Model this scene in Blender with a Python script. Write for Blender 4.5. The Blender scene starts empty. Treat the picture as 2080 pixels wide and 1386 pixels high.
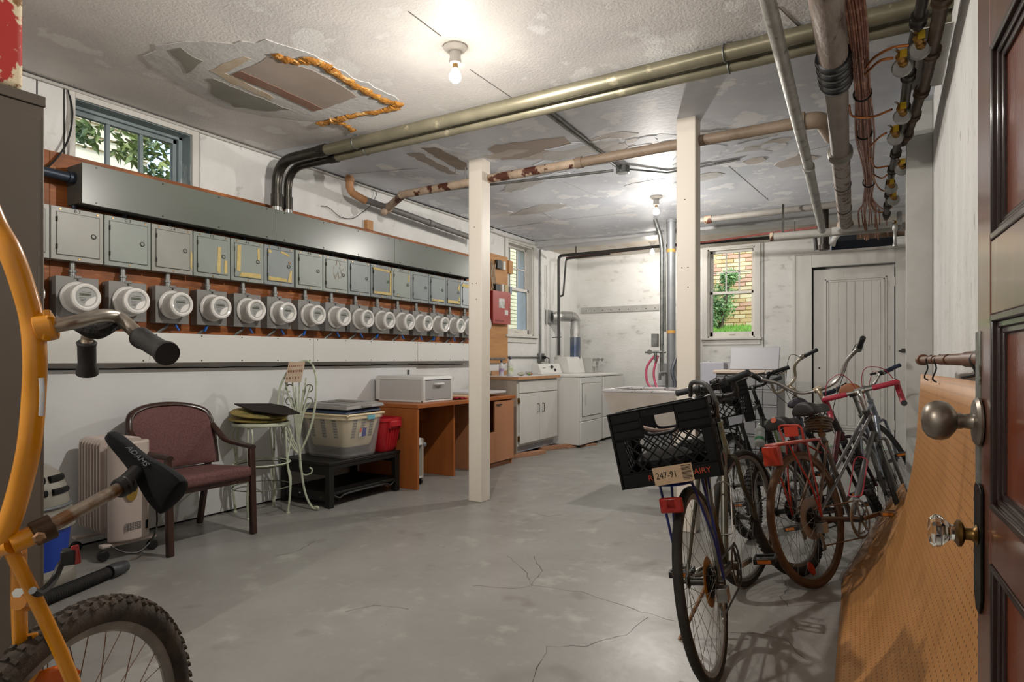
import bpy, math, random
from mathutils import Vector as V, Matrix as MX
random.seed(7)
R_=math.radians
S=bpy.context.scene
COL=S.collection
# ---------------------------------------------------------------- camera
FP,CX,HY,EYE=1269.,1040.,728.,1.15
TH=math.atan(760/1269.)
cam=bpy.data.cameras.new('camera'); co=bpy.data.objects.new('camera',cam); COL.objects.link(co)
co.location=(0,0,EYE); co.rotation_euler=(R_(90),0,TH)
cam.sensor_width=36; cam.lens=FP/2080*36; cam.shift_y=(HY-693)/2080; cam.clip_start=.02; cam.clip_end=200
S.camera=co
# ---------------------------------------------------------------- world, sun, exposure
S.view_settings.view_transform='Standard'; S.view_settings.look='None'
S.view_settings.exposure=0.7; S.view_settings.gamma=1; S.view_settings.use_curve_mapping=False
w=bpy.data.worlds.new('sky'); S.world=w; w.use_nodes=True
nt=w.node_tree; bg=nt.nodes['Background']
sk=nt.nodes.new('ShaderNodeTexSky'); sk.sky_type='NISHITA'; sk.sun_disc=False
sk.sun_elevation=R_(48); sk.sun_rotation=R_(150); sk.air_density=1.2; sk.dust_density=.6
nt.links.new(sk.outputs[0],bg.inputs[0]); bg.inputs[1].default_value=.30
sun=bpy.data.lights.new('sun','SUN'); sun.energy=1.4; sun.angle=R_(1.5); sun.color=(1,.93,.8)
so=bpy.data.objects.new('sun',sun); COL.objects.link(so); so.location=(3,-4,9)
so.rotation_euler=V((-.52,.62,-.9)).to_track_quat('-Z','Y').to_euler()
BULB_W=(70,66,26,70)
BULB_SPOTS=((-1.892,2.594),(-1.942,6.007),(-2.734,8.286),(-1.85,-.85))
try:
    S.cycles.use_denoising=True; S.cycles.max_bounces=10; S.cycles.diffuse_bounces=5; S.cycles.transparent_max_bounces=12
    S.cycles.sample_clamp_indirect=6; S.cycles.caustics_reflective=False; S.cycles.caustics_refractive=False
except Exception: pass
# ---------------------------------------------------------------- measuring helpers: image point on a known world plane
_s,_c=math.sin(TH),math.cos(TH)
def ray(u,v):
    a=(u-CX)/FP; return V((-_s+a*_c,_c+a*_s,(HY-v)/FP))
def at(u,v,d): r=ray(u,v); return V((0,0,EYE))+r*d
def onX(u,v,x): r=ray(u,v); return V((0,0,EYE))+r*(x/r.x)
def onY(u,v,y): r=ray(u,v); return V((0,0,EYE))+r*(y/r.y)
def onZ(u,v,z=0): r=ray(u,v); return V((0,0,EYE))+r*((z-EYE)/r.z)
# ---------------------------------------------------------------- materials
def lin(c):
    if isinstance(c,str):
        c=[int(c[i:i+2],16)/255 for i in (0,2,4)]
        c=[x/12.92 if x<=.04045 else ((x+.055)/1.055)**2.4 for x in c]
    return (*c[:3],1)
_M={}
def mat(name,c,rough=.5,metal=0,c2=None,vs=4,lo=.35,hi=.65,c3=None,s3=9,t3=(.6,.66),bump=0,bs=60,stretch=None,trans=0,alpha=1,emit=0,spec=.5,coat=0,ior=1.45,det=6,rv=0,c4=None,s4=30,t4=(.66,.7)):
    if name in _M: return _M[name]
    m=bpy.data.materials.new(name); m.use_nodes=True; n=m.node_tree.nodes; L=m.node_tree.links
    b=n['Principled BSDF']; b.inputs['Roughness'].default_value=rough; b.inputs['Metallic'].default_value=metal
    b.inputs['IOR'].default_value=ior; b.inputs['Specular IOR Level'].default_value=spec
    b.inputs['Coat Weight'].default_value=coat; b.inputs['Coat Roughness'].default_value=.12
    b.inputs['Transmission Weight'].default_value=trans; b.inputs['Alpha'].default_value=alpha
    b.inputs['Base Color'].default_value=lin(c)
    tc=n.new('ShaderNodeTexCoord'); mp=n.new('ShaderNodeMapping'); L.new(tc.outputs['Object'],mp.inputs[0])
    if stretch: mp.inputs['Scale'].default_value=stretch
    def noise(sc,d=det,raw=False):
        x=n.new('ShaderNodeTexNoise'); x.inputs['Scale'].default_value=sc; x.inputs['Detail'].default_value=d; x.inputs['Roughness'].default_value=.6
        L.new(mp.outputs[0],x.inputs['Vector']); return x
    def ramp(src,a,z):
        r=n.new('ShaderNodeMapRange'); r.inputs[1].default_value=a; r.inputs[2].default_value=z; L.new(src,r.inputs[0]); return r.outputs[0]
    cur=None
    def mix(fac,A,B):
        x=n.new('ShaderNodeMix'); x.data_type='RGBA'; L.new(fac,x.inputs[0])
        if hasattr(A,'links'): L.new(A,x.inputs[6])
        else: x.inputs[6].default_value=lin(A)
        x.inputs[7].default_value=lin(B); return x.outputs[2]
    if c2:
        nz=noise(vs); f=ramp(nz.outputs[0],lo,hi); cur=mix(f,c,c2)
        if rv:
            rr=n.new('ShaderNodeMapRange'); rr.inputs[1].default_value=.3; rr.inputs[2].default_value=.7; rr.inputs[3].default_value=rough-rv; rr.inputs[4].default_value=rough+rv
            L.new(nz.outputs[0],rr.inputs[0]); L.new(rr.outputs[0],b.inputs['Roughness'])
    if c3: cur=mix(ramp(noise(s3).outputs[0],*t3),cur or c,c3)
    if c4: cur=mix(ramp(noise(s4,2).outputs[0],*t4),cur or c,c4)
    if cur: L.new(cur,b.inputs['Base Color'])
    if bump:
        bn=n.new('ShaderNodeBump'); bn.inputs['Strength'].default_value=bump; bn.inputs['Distance'].default_value=.01
        L.new(noise(bs,4).outputs[0],bn.inputs['Height']); L.new(bn.outputs[0],b.inputs['Normal'])
    if emit: b.inputs['Emission Color'].default_value=lin(c); b.inputs['Emission Strength'].default_value=emit
    _M[name]=m; return m
# ---------------------------------------------------------------- geometry builder
class G:
    def __init__(s,T=None): s.v=[]; s.f=[]; s.T=T; s.uv=None
    def add(s,vs,fs):
        o=len(s.v)
        for p in vs: s.v.append(s.T@V(p) if s.T is not None else V(p))
        s.f+=[tuple(i+o for i in f) for f in fs]; return s
    def hexa(s,p): return s.add(p,[(0,3,2,1),(4,5,6,7),(0,1,5,4),(1,2,6,5),(2,3,7,6),(3,0,4,7)])
    def bx(s,x0,x1,y0,y1,z0,z1):
        x0,x1=min(x0,x1),max(x0,x1); y0,y1=min(y0,y1),max(y0,y1); z0,z1=min(z0,z1),max(z0,z1)
        return s.hexa([(x0,y0,z0),(x1,y0,z0),(x1,y1,z0),(x0,y1,z0),(x0,y0,z1),(x1,y0,z1),(x1,y1,z1),(x0,y1,z1)])
    def taper(s,c,b,t,z0,z1):
        x,y=c; return s.hexa([(x+i*b[0]/2,y+j*b[1]/2,z0) for i,j in ((-1,-1),(1,-1),(1,1),(-1,1))]+[(x+i*t[0]/2,y+j*t[1]/2,z1) for i,j in ((-1,-1),(1,-1),(1,1),(-1,1))])
    def bar(s,a,b,w,h,up=(0,0,1)):
        a,b=V(a),V(b); d=(b-a).normalized(); up=V(up)
        if abs(d.dot(up))>.98: up=V((0,1,0))
        r=d.cross(up).normalized(); q=r.cross(d)
        return s.hexa([a-r*w/2-q*h/2,a+r*w/2-q*h/2,a+r*w/2+q*h/2,a-r*w/2+q*h/2,b-r*w/2-q*h/2,b+r*w/2-q*h/2,b+r*w/2+q*h/2,b-r*w/2+q*h/2])
    def tube(s,pts,r,n=8,close=False,rs=None,cap=True,flat=1):
        pts=[V(p) for p in pts]; k=len(pts); ds=[]
        for i in range(k):
            a=pts[i-1] if (i>0 or close) else pts[i]; b=pts[(i+1)%k] if (i<k-1 or close) else pts[i]
            d=(b-a); ds.append(d.normalized() if d.length>1e-9 else V((0,0,1)))
        u=ds[0].orthogonal().normalized(); vs=[]
        if abs(ds[0].z)<.95: u=ds[0].cross(V((0,0,1))).normalized()
        for i in range(k):
            d=ds[i]; u=(u-d*u.dot(d)); u=u.normalized() if u.length>1e-6 else d.orthogonal().normalized(); w_=d.cross(u)
            rr=rs[i] if rs else r
            for j in range(n):
                t=2*math.pi*j/n; vs.append(pts[i]+u*(rr*math.cos(t))+w_*(rr*flat*math.sin(t)))
        fs=[]
        for i in range(k if close else k-1):
            for j in range(n):
                a=i*n+j; b=i*n+(j+1)%n; c=((i+1)%k)*n+(j+1)%n; d=((i+1)%k)*n+j; fs.append((a,b,c,d))
        if cap and not close: fs+= [tuple(range(n))[::-1],tuple((k-1)*n+j for j in range(n))]
        return s.add(vs,fs)
    def cyl(s,a,b,r,r2=None,n=16): return s.tube([a,b],r,n,rs=[r,r if r2 is None else r2])
    def lathe(s,prof,o=(0,0,0),ax=(0,0,1),n=20,sc=1):
        o=V(o); ax=V(ax).normalized(); u=ax.orthogonal().normalized(); w_=ax.cross(u); vs=[];fs=[]
        for r,h in prof:
            for j in range(n):
                t=2*math.pi*j/n; vs.append(o+ax*h+u*(r*math.cos(t))+w_*(r*sc*math.sin(t)))
        for i in range(len(prof)-1):
            for j in range(n): fs.append((i*n+j,i*n+(j+1)%n,(i+1)*n+(j+1)%n,(i+1)*n+j))
        if prof[0][0]>1e-4: fs.append(tuple(range(n))[::-1])
        if prof[-1][0]>1e-4: fs.append(tuple((len(prof)-1)*n+j for j in range(n)))
        return s.add(vs,fs)
    def torus(s,c,ax,Rr,r,n=32,m=8,flat=1):
        c=V(c); ax=V(ax).normalized(); u=ax.orthogonal().normalized(); w_=ax.cross(u)
        vs=[];fs=[]
        for i in range(n):
            t=2*math.pi*i/n; d=u*math.cos(t)+w_*math.sin(t)
            for j in range(m):
                q=2*math.pi*j/m; vs.append(c+d*(Rr+r*math.cos(q))+ax*(r*flat*math.sin(q)))
        for i in range(n):
            for j in range(m): fs.append((i*m+j,((i+1)%n)*m+j,((i+1)%n)*m+(j+1)%m,i*m+(j+1)%m))
        return s.add(vs,fs)
    def sph(s,c,r,n=12,sc=(1,1,1)):
        c=V(c); prof=[]; m=n//2+1
        vs=[];fs=[]
        for i in range(m+1):
            t=math.pi*i/m
            for j in range(n):
                q=2*math.pi*j/n; vs.append(c+V((r*sc[0]*math.sin(t)*math.cos(q),r*sc[1]*math.sin(t)*math.sin(q),-r*sc[2]*math.cos(t))))
        for i in range(m):
            for j in range(n): fs.append((i*n+j,i*n+(j+1)%n,(i+1)*n+(j+1)%n,(i+1)*n+j))
        return s.add(vs,fs)
    def prism(s,poly,d):
        d=V(d); n=len(poly); p=[V(q) for q in poly]
        return s.add(p+[q+d for q in p],[tuple(range(n))[::-1],tuple(range(n,2*n))]+[(i,(i+1)%n,n+(i+1)%n,n+i) for i in range(n)])
    def grid(s,fn,nu,nv,th=0):
        o=len(s.v); vs=[V(fn(i/nu,j/nv)) for i in range(nu+1) for j in range(nv+1)]
        fs=[(i*(nv+1)+j,(i+1)*(nv+1)+j,(i+1)*(nv+1)+j+1,i*(nv+1)+j+1) for i in range(nu) for j in range(nv)]
        s.uv=[(i/nu,j/nv) for i in range(nu+1) for j in range(nv+1)]
        return s.add(vs,fs)
def spline(pts,k=6,close=False):
    pts=[V(p) for p in pts]; n=len(pts); out=[]
    for i in range(n if close else n-1):
        g=lambda j: pts[j%n] if close else pts[max(0,min(n-1,j))]
        a,b,c,d=g(i-1),g(i),g(i+1),g(i+2)
        for q in range(k):
            t=q/k; out.append(.5*((2*b)+(c-a)*t+(2*a-5*b+4*c-d)*t*t+(3*b-a-3*c+d)*t**3))
    if not close: out.append(pts[-1])
    return out
def fillet(pts,r,k=5):
    pts=[V(p) for p in pts]; out=[pts[0]]
    for i in range(1,len(pts)-1):
        a,b,c=pts[i-1],pts[i],pts[i+1]; d1=(a-b);d2=(c-b); q=min(r,d1.length*.49,d2.length*.49); p0=b+d1.normalized()*q; p1=b+d2.normalized()*q
        for j in range(k+1):
            t=j/k; out.append(p0*(1-t)**2+b*2*t*(1-t)+p1*t*t)
    out.append(pts[-1]); return out
def obj(name,g,m,parent=None,bev=0,kind=None,label=None,ang=38,seg=2,solid=0,sub=0,flat=False):
    me=bpy.data.meshes.new(name)
    xs=[p.x for p in g.v];ys=[p.y for p in g.v];zs=[p.z for p in g.v]
    o=V(((min(xs)+max(xs))/2,(min(ys)+max(ys))/2,min(zs)))
    me.from_pydata([p-o for p in g.v],[],g.f); me.update()
    if g.uv and len(g.uv)==len(g.v):
        ul=me.uv_layers.new(name='UVMap')
        for lp in me.loops: ul.data[lp.index].uv=g.uv[lp.vertex_index]
    if not flat:
        me.polygons.foreach_set('use_smooth',[True]*len(me.polygons)); me.set_sharp_from_angle(angle=R_(ang))
    for mm in (m if isinstance(m,(list,tuple)) else [m]): me.materials.append(mm)
    b=bpy.data.objects.new(name,me); COL.objects.link(b); b.location=o
    if parent is not None:
        b.parent=parent; b.matrix_parent_inverse=world(parent).inverted()
    if solid: md=b.modifiers.new('s','SOLIDIFY'); md.thickness=solid; md.offset=0
    if sub: md=b.modifiers.new('u','SUBSURF'); md.levels=sub; md.render_levels=sub
    if bev: md=b.modifiers.new('b','BEVEL'); md.width=bev; md.segments=seg; md.limit_method='ANGLE'; md.angle_limit=R_(40)
    if kind: b['kind']=kind
    if label: b['label']=label
    return b
def world(o):
    mb=o.matrix_basis.copy() if False else MX.LocRotScale(o.location,o.rotation_euler,o.scale)
    if o.parent: return world(o.parent)@o.matrix_parent_inverse@mb
    return mb
def tag(o,label,cat,group=None,kind=None):
    o['label']=label; o['category']=cat
    if group: o['group']=group
    if kind: o['kind']=kind
    return o
def thing(name,label,cat,loc=(0,0,0),group=None):
    o=bpy.data.objects.new(name,None); COL.objects.link(o); o.location=loc; o.empty_display_size=.1
    return tag(o,label,cat,group)
def struct(name,g,m,parent=None,**k):
    b=obj(name,g,m,parent,**k)
    if parent is None: b['kind']='structure'
    return b
def one(name,g,m,label,cat,group=None,kind=None,**k): return tag(obj(name,g,m,None,**k),label,cat,group,kind)
KIDS={}
def copy_tree(o,parent=None):
    kids=[c for c in bpy.data.objects if c.parent==o]
    c=o.copy(); COL.objects.link(c)
    if parent is not None:
        mi=o.matrix_parent_inverse.copy(); c.parent=parent; c.matrix_parent_inverse=mi
    for ch in kids: copy_tree(ch,c)
    return c
def text(name,s,size,m,T,parent,ext=.0006,label=None,align='CENTER'):
    cu=bpy.data.curves.new(name,'FONT'); cu.body=s; cu.size=size; cu.extrude=ext; cu.align_x=align; cu.align_y='CENTER'; cu.resolution_u=3
    tmp=bpy.data.objects.new(name,cu); COL.objects.link(tmp)
    bpy.context.view_layer.update()
    me=bpy.data.meshes.new_from_object(tmp); bpy.data.objects.remove(tmp)
    me.transform(T); me.materials.clear(); me.materials.append(m)
    b=bpy.data.objects.new(name,me); COL.objects.link(b)
    if parent is not None: b.parent=parent; b.matrix_parent_inverse=world(parent).inverted()
    if label: b['label']=label
    return b
def frame(o,x,y):
    """matrix whose local x,y map to given world directions at o"""
    x=V(x).normalized(); y=V(y); y=(y-x*y.dot(x)).normalized(); z=x.cross(y)
    return MX(((x.x,y.x,z.x,o[0]),(x.y,y.y,z.y,o[1]),(x.z,y.z,z.z,o[2]),(0,0,0,1)))
# palette
Wht=mat('white_plaster','dcdcda',.75,c2='d0d0cd',vs=3,c3='a5a39e',s3=7,t3=(.62,.75),bump=.25,bs=45)
WhtR=mat('rough_white_plaster','dad9d6',.8,c2='c9c8c4',vs=5,stretch=(1,1,.35),c3='8d8b86',s3=26,t3=(.60,.74),bump=.9,bs=90)
WhtB=mat('back_plaster','dcdcda',.75,c2='d0d0cc',vs=2.5,stretch=(1,1,2),c3='a09e99',s3=5,t3=(.60,.78),bump=.5,bs=30)
PnlW=mat('white_painted_board','d6d8d8',.55,c2='d0d2d2',vs=3,c3='9a9a98',s3=30,t3=(.72,.74))
WdW=mat('white_painted_wood','cfcdc8',.45,c2='c5c3bd',vs=8,stretch=(1,1,.2),c3='9c9a94',s3=14,t3=(.68,.76))
PostM=mat('cream_painted_timber','dcd5ca',.5,c2='d6cdc0',vs=4,stretch=(1,1,.2),c3='8f867a',s3=22,t3=(.72,.76))
Dk=mat('black_void','0c0b0a',.9)
Blk=mat('black_plastic','131313',.45,c2='1b1a19',vs=12)
BlkR=mat('black_rubber','181716',.75,c2='232120',vs=25,bump=.2,bs=200)
Chr=mat('bright_chrome','c9c9c6',.22,1)
Alu=mat('dull_aluminium','a5a5a2',.38,1,c2='7d7b77',vs=14)
Gal=mat('galvanised_steel','8f918f',.42,.8,c2='6f716e',vs=16)
Steel=mat('dark_steel','4a4a47',.4,.8,c2='35332f',vs=12)
Glass=mat('window_glass','ffffff',.02,0,trans=1,ior=1.02,spec=.3)
# ================================================================= SETTING
XL,YB,XR,YF=-4.245,9.12,.247,-2.2
CZ=2.80
def cz(x,y):
    t=max(0,min(1,(x+4.2)/1.1)); t=t*t*(3-2*t); return CZ-.055*t
FlM=mat('grey_painted_concrete','8f8e8b',.36,c2='7e7c77',vs=1.6,lo=.3,hi=.7,c3='9c9b95',s3=6,t3=(.56,.74),c4='76726c',s4=4,t4=(.64,.76),bump=.12,bs=14,rv=.1,spec=.5)
CeM=mat('patched_ceiling_paint','dcd8d3',.6,c2='cfcbc8',vs=1.3,lo=.44,hi=.56,c3='e2e0dd',s3=2.6,t3=(.56,.6),bump=.28,bs=60)
CeM2=mat('back_ceiling_plaster','c9c4bb',.7,c2='b8ab9c',vs=2.2,lo=.45,hi=.62,bump=.2,bs=40)
g=G(); g.grid(lambda a,b:(XL-.02+(XR-XL+1.3)*a,YF+(YB-YF)*b,0),1,1); fl=struct('floor',G().bx(XL-.02,1.2,YF-.12,YB+.02,-.08,0),FlM)
g=G()
NX,NY=30,40; x0,x1=XL-.02,1.2; y0,y1=YF-.12,YB+.02
g.grid(lambda a,b:(x0+(x1-x0)*a,y0+(y1-y0)*b,cz(x0+(x1-x0)*a,0)),NX,2)
k=len(g.v); lo_=list(g.v); g.v+=[V((p.x,p.y,2.93)) for p in lo_]; nf=list(g.f); g.f+=[tuple(i+k for i in f[::-1]) for f in nf]; g.uv=None
cl=struct('ceiling',g,CeM)
# left wall with two window openings (built from blocks round the openings)
W1=(1.895,2.641,1.96,2.735); W2=(6.97,7.66,1.46,2.69)
T=.26
def wallx(g,xa,xb,ya,yb,za,zb,holes):
    ys=sorted({ya,yb,*[h[0] for h in holes],*[h[1] for h in holes]})
    for a,b in zip(ys,ys[1:]):
        hs=[h for h in holes if h[0]<=a and h[1]>=b]
        if not hs: g.bx(xa,xb,a,b,za,zb)
        else: g.bx(xa,xb,a,b,za,hs[0][2]); g.bx(xa,xb,a,b,hs[0][3],zb)
g=G(); wallx(g,XL-T,XL,YF-.12,YB+T,0,2.93,[W1,W2]); wl=struct('wall_left',g,Wht)
# lower wall boarding, proud of the plaster, with a ragged dark joint on top
for i,(a,b) in enumerate([(YF,1.02),(1.022,3.46),(3.462,5.1)]):
    struct('wainscot_panel',G().bx(XL,XL+.022,a,b,.012,1.078),PnlW,wl,bev=.002)
g=G(); random.seed(3)
pts=[V((XL+.019,.3+i*.12,1.083+random.uniform(-.004,.004))) for i in range(48)]; g.tube(pts,.005,5); obj('dark_joint',g,Dk,wl)
g=G().tube([(XL+.004,YF,cz(XL,0)-.006),(XL+.004,7.7,cz(XL,0)-.006)],.004,5); obj('dark_joint',g,Dk,wl)
g=G().bx(XL,XL+.015,YF,5.1,0,.011); obj('floor_joint',g,Dk,wl)
for y in (1.70,1.84,2.70):
    obj('board_joint',G().bx(XL,XL+.003,y-.003,y+.003,2.33,2.775),Dk,wl)
# back wall with window and the door opening and the pipe chase above the door
W3=(-2.19,-1.555,1.44,2.70); D=(-.84,.10,0,2.345); CH=(-.62,.20,2.545,2.70)
g=G()
xs=[XL,W3[0],W3[1],D[0],D[1],1.2]
g.bx(XL,W3[0],YB,YB+T,0,2.93).bx(W3[0],W3[1],YB,YB+T,0,W3[2]).bx(W3[0],W3[1],YB,YB+T,W3[3],2.93)
g.bx(W3[1],D[0],YB,YB+T,0,2.93).bx(D[0],D[1],YB,YB+T,2.345,2.545).bx(D[1],1.2,YB,YB+T,0,2.93).bx(D[0],CH[0],YB,YB+T,2.545,2.93)
g.bx(CH[0],D[1],YB+T-.02,YB+T,2.545,2.93)
wb=struct('wall_back',g,WhtB)
obj('light_leak_backing',G().bx(D[0]-.05,D[1]+.05,YB+.12,YB+.13,0,2.4),WdW,wb); obj('chase_shade_sheet',G().bx(CH[0],D[1],YB+.18,YB+.20,2.545,2.93),Dk,wb)  # added backing stops daylight leaking round the door; black sheet paints the chase's dark
obj('board_joint',G().bx(-1.44,-1.434,YB-.003,YB,1.2,2.74),Dk,wb)
# right wall, pilaster, front wall behind the camera
wr=struct('wall_right',G().bx(XR,XR+.15,YF-.12,4.76,0,2.93),WhtR)
struct('wall_right_far',G().bx(XR+.9,XR+1.0,4.76,YB,0,2.93).bx(XR+.15,XR+.9,4.70,4.76,0,2.93),Wht)
pil=struct('trim_1',G().bx(.108,XR,4.63,4.755,0,cz(0,0)),mat('grey_white_pilaster','bdbcb8',.5,c2='b2b1ac',vs=6,c3='85837e',s3=18,t3=(.7,.75)),bev=.004)
struct('wall_front',G().bx(XL-T,1.2,YF-.12,YF,0,2.93),Wht)
# shallow beam across the ceiling before the back bay
bz=cz(0,0)
struct('trim_2',G().bx(XL,1.2,7.72,8.02,bz-.035,bz+.05),mat('beam_paint','c3c4c5',.55,c2='b5b6b6',vs=3),bev=.005)
obj('beam_joint',G().bx(XL,1.2,8.021,8.03,bz-.01,bz+.02),Dk,cl)
obj('bay_plaster',G().bx(XL+.001,.2,8.03,YB-.001,bz-.012,bz+.02),CeM2,cl)
for pts in ([(560,0),(640,90),(720,160)],[(0,0),(0,0)]) [:1]: pass
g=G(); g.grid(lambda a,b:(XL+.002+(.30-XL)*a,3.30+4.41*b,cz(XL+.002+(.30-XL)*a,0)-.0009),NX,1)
obj('daylit_drywall_sheet',g,mat('daylight_tinted_drywall','dee2e9',.55,c2='cfd4dd',vs=1.6,lo=.42,hi=.55,c3='eceef1',s3=3.2,t3=(.55,.58),bump=.12,bs=30),cl)  # cool tint paints window daylight into the ceiling colour
# ceiling patches, each a thin skin of its own outline
def cpatch(name,pix,m,th=.003,wob=.01,lift=0):
    P=[]
    for i,(u,v) in enumerate(pix):
        z=CZ-.03
        for _ in range(5):
            q=onZ(u,v,z); z=cz(q.x,q.y)
        P.append(q)
    out=[]; n=len(P)
    for i in range(n):
        a,b=P[i],P[(i+1)%n]; k=max(1,int((b-a).length/.05))
        for j in range(k):
            q=a.lerp(b,j/k); q=V((q.x+random.uniform(-wob,wob),q.y+random.uniform(-wob,wob),0)); q.z=cz(q.x,q.y)-lift-th; out.append(q)
    from mathutils.geometry import tessellate_polygon
    g=G(); n=len(out); fs=[tuple(t) for t in tessellate_polygon([out])]
    g.add(out+[q+V((0,0,th+.004)) for q in out],fs+[(i,(i+1)%n,n+(i+1)%n,n+i) for i in range(n)])
    return obj(name,g,m,cl)
def zz(pts,sx,sy,k): return [(sx+x/k,sy+y/k) for x,y in pts]
Comp=mat('joint_compound','cbcac8',.7,c2='bbbab7',vs=5,bump=.3,bs=30)
Tan=mat('bare_drywall','93867a',.8,c2='a2958a',vs=2)
TanG=mat('grey_bare_drywall','8f8d82',.8,c2='85837a',vs=4)
Brn=mat('brown_water_stain','7b5647',.8,c2='83695a',vs=6)
Foam=mat('orange_expanding_foam','c58a3a',.7,c2='9a6220',vs=16,c3='dcb57a',s3=22,t3=(.55,.66),bump=1,bs=60)
q=2.971
cpatch('compound_smear',zz([(130,330),(270,260),(560,255),(900,250),(1180,330),(1420,460),(1690,600),(1640,640),(1300,705),(1190,730),(900,700),(620,640),(400,520),(230,420)],240,0,q),Comp,.003,.02)
cpatch('bare_patch',zz([(730,430),(905,340),(1165,415),(1320,500),(1445,580),(1220,660),(1175,655),(690,455)],240,0,q),Tan,.002,.006,.003)
cpatch('stain_strip',zz([(690,445),(745,425),(940,510),(1235,650),(1180,665),(960,560)],240,0,q),Brn,.002,.006,.005)
cpatch('bare_patch',zz([(300,300),(375,285),(520,370),(470,405),(410,435),(365,370)],240,0,q),TanG,.002,.012,.003)
cpatch('bare_patch',zz([(525,475),(580,475),(870,590),(1040,660),(890,668),(700,640),(560,560),(570,530)],240,0,q),TanG,.002,.012,.003)
cpatch('pale_stain',zz([(550,420),(760,335),(800,345),(640,440),(720,470),(950,590),(920,600),(690,500)],240,0,q),mat('pale_rust_stain','b9a58a',.75,c2='c4baa9',vs=9),.001,.01,.0032)
def ridge(pts,r):
    P=[]
    for u,v in zz(pts,240,0,q):
        w_=onZ(u,v,2.775); w_.z=cz(w_.x,w_.y)-.006; P.append(w_)
    P=spline(P,9); g=G(); rs=[r*random.uniform(.5,1.25) for _ in P]; rs[0]=rs[-1]=.006
    P=[p+V((random.uniform(-.012,.012),random.uniform(-.012,.012),0)) for p in P]
    g.tube(P,r,8,rs=[q*1.35 for q in rs],flat=.30); obj('foam_ridge',g,Foam,cl)
ridge([(945,285),(1060,335),(1180,325),(1300,400),(1430,480),(1600,570),(1690,592)],.026)
ridge([(1695,590),(1640,630),(1400,670),(1310,700),(1190,725)],.03)
ridge([(1330,700),(1380,735),(1430,760)],.02)
cpatch('bare_patch',zz([(440,700),(480,680),(640,660),(800,640),(840,690),(640,740),(510,750)],800,0,2080/900),mat('pinkish_bare_drywall','aa9d94',.8,c2='b5a89f',vs=3),.002,.012,.001)
cpatch('bare_patch',zz([(125,695),(200,690),(345,765),(346,800),(300,795)],800,0,2080/900),Tan,.002,.01,.001)
cpatch('bare_patch',zz([(60,722),(120,716),(310,820),(250,815)],800,0,2080/900),mat('dull_bare_drywall','a59b92',.8),.002,.014,.001)
for i in range(40):   # skim-coat smears between the beam and the rusty pipe; cool tones paint in window daylight
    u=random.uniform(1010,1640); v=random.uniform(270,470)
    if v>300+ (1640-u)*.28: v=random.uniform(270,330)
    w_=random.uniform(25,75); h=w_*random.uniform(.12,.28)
    cpatch('skim_smear',[(u+w_*math.cos(t)*random.uniform(.6,1),v+h*math.sin(t)*random.uniform(.5,1)-(math.cos(t)*w_*.15)) for t in [k*.7 for k in range(9)]],random.choice([Comp,mat('daylit_blue_skim','cdd3de',.6,c2='dfe3ea',vs=5),mat('daylit_bright_skim','eceef0',.6,c2='dfe2e6',vs=5),mat('warm_skim','c9c2bb',.6,c2='bdb4ac',vs=5)]),.0015,.015,.0008+i*.0001)
def cseam(pix,r=.003,m=None):
    P=[]
    for u,v in pix:
        w_=onZ(u,v,2.775); w_.z=cz(w_.x,w_.y)-.001; P.append(w_)
    obj('ceiling_seam',G().tube(P,r,5),m or mat('seam_shadow_grey','77736f',.8),cl)
cseam([(830,10),(895,60)]); cseam([(955,130),(1068,208)])
cseam([(1000,470),(1150,440),(1290,425)],.002); cseam([(1140,360),(1230,400)],.0015); cseam([(1000,405),(1100,425),(1130,445)],.0015); cseam([(700,360),(860,335)],.0015); cseam([(1480,330),(1560,400)],.002)
cseam([(1580,0),(1640,60)],.002); cseam([(1630,300),(1760,270)],.002)
# floor cracks
Crk=mat('crack_dirt','4a4844',.9)
def crack(pts,r=.0018):
    P=[onZ(u,v,.0003) for u,v in pts]; o=[]
    for a,b in zip(P,P[1:]):
        k=max(2,int((b-a).length/.04))
        for j in range(k):
            p=a.lerp(b,j/k); o.append(p+V((random.uniform(-.008,.008),random.uniform(-.008,.008),0)))
    o.append(P[-1]); rs=[r*random.uniform(.3,1.2) for _ in o]
    obj('floor_crack',G().tube(o,r,4,rs=rs,flat=.25),Crk,fl)
for c_ in ([(960,1190),(1040,1196),(1080,1190),(1180,1203),(1240,1222),(1300,1243),(1372,1262)],[(1080,1190),(1068,1160),(1030,1130)],[(1315,1255),(1270,1290),(1190,1312),(1110,1315),(1082,1386)],
           [(1055,1042),(1090,1043),(1112,1050),(1140,1046)],[(1480,1285),(1540,1288),(1598,1300),(1618,1325),(1640,1342)],[(1590,1172),(1600,1195),(1586,1212),(1600,1232)],
           [(1600,1232),(1660,1226),(1712,1222)],[(1080,1190),(1100,1160),(1085,1130)],[(700,1245),(760,1230),(830,1238)],[(560,1130),(600,1122),(640,1100)]): crack(c_)
# ---- windows
SashB=mat('weathered_blue_sash','8d9a9c',.5,c2='79888b',vs=9,stretch=(1,1,.4),c3='b6bdbd',s3=12,t3=(.6,.7))
SashW=mat('white_sash','d8d5ce',.45,c2='ccc9c2',vs=8)
def part(name,g,m,p,**k): return obj(name,g,m,p,**k)
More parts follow.
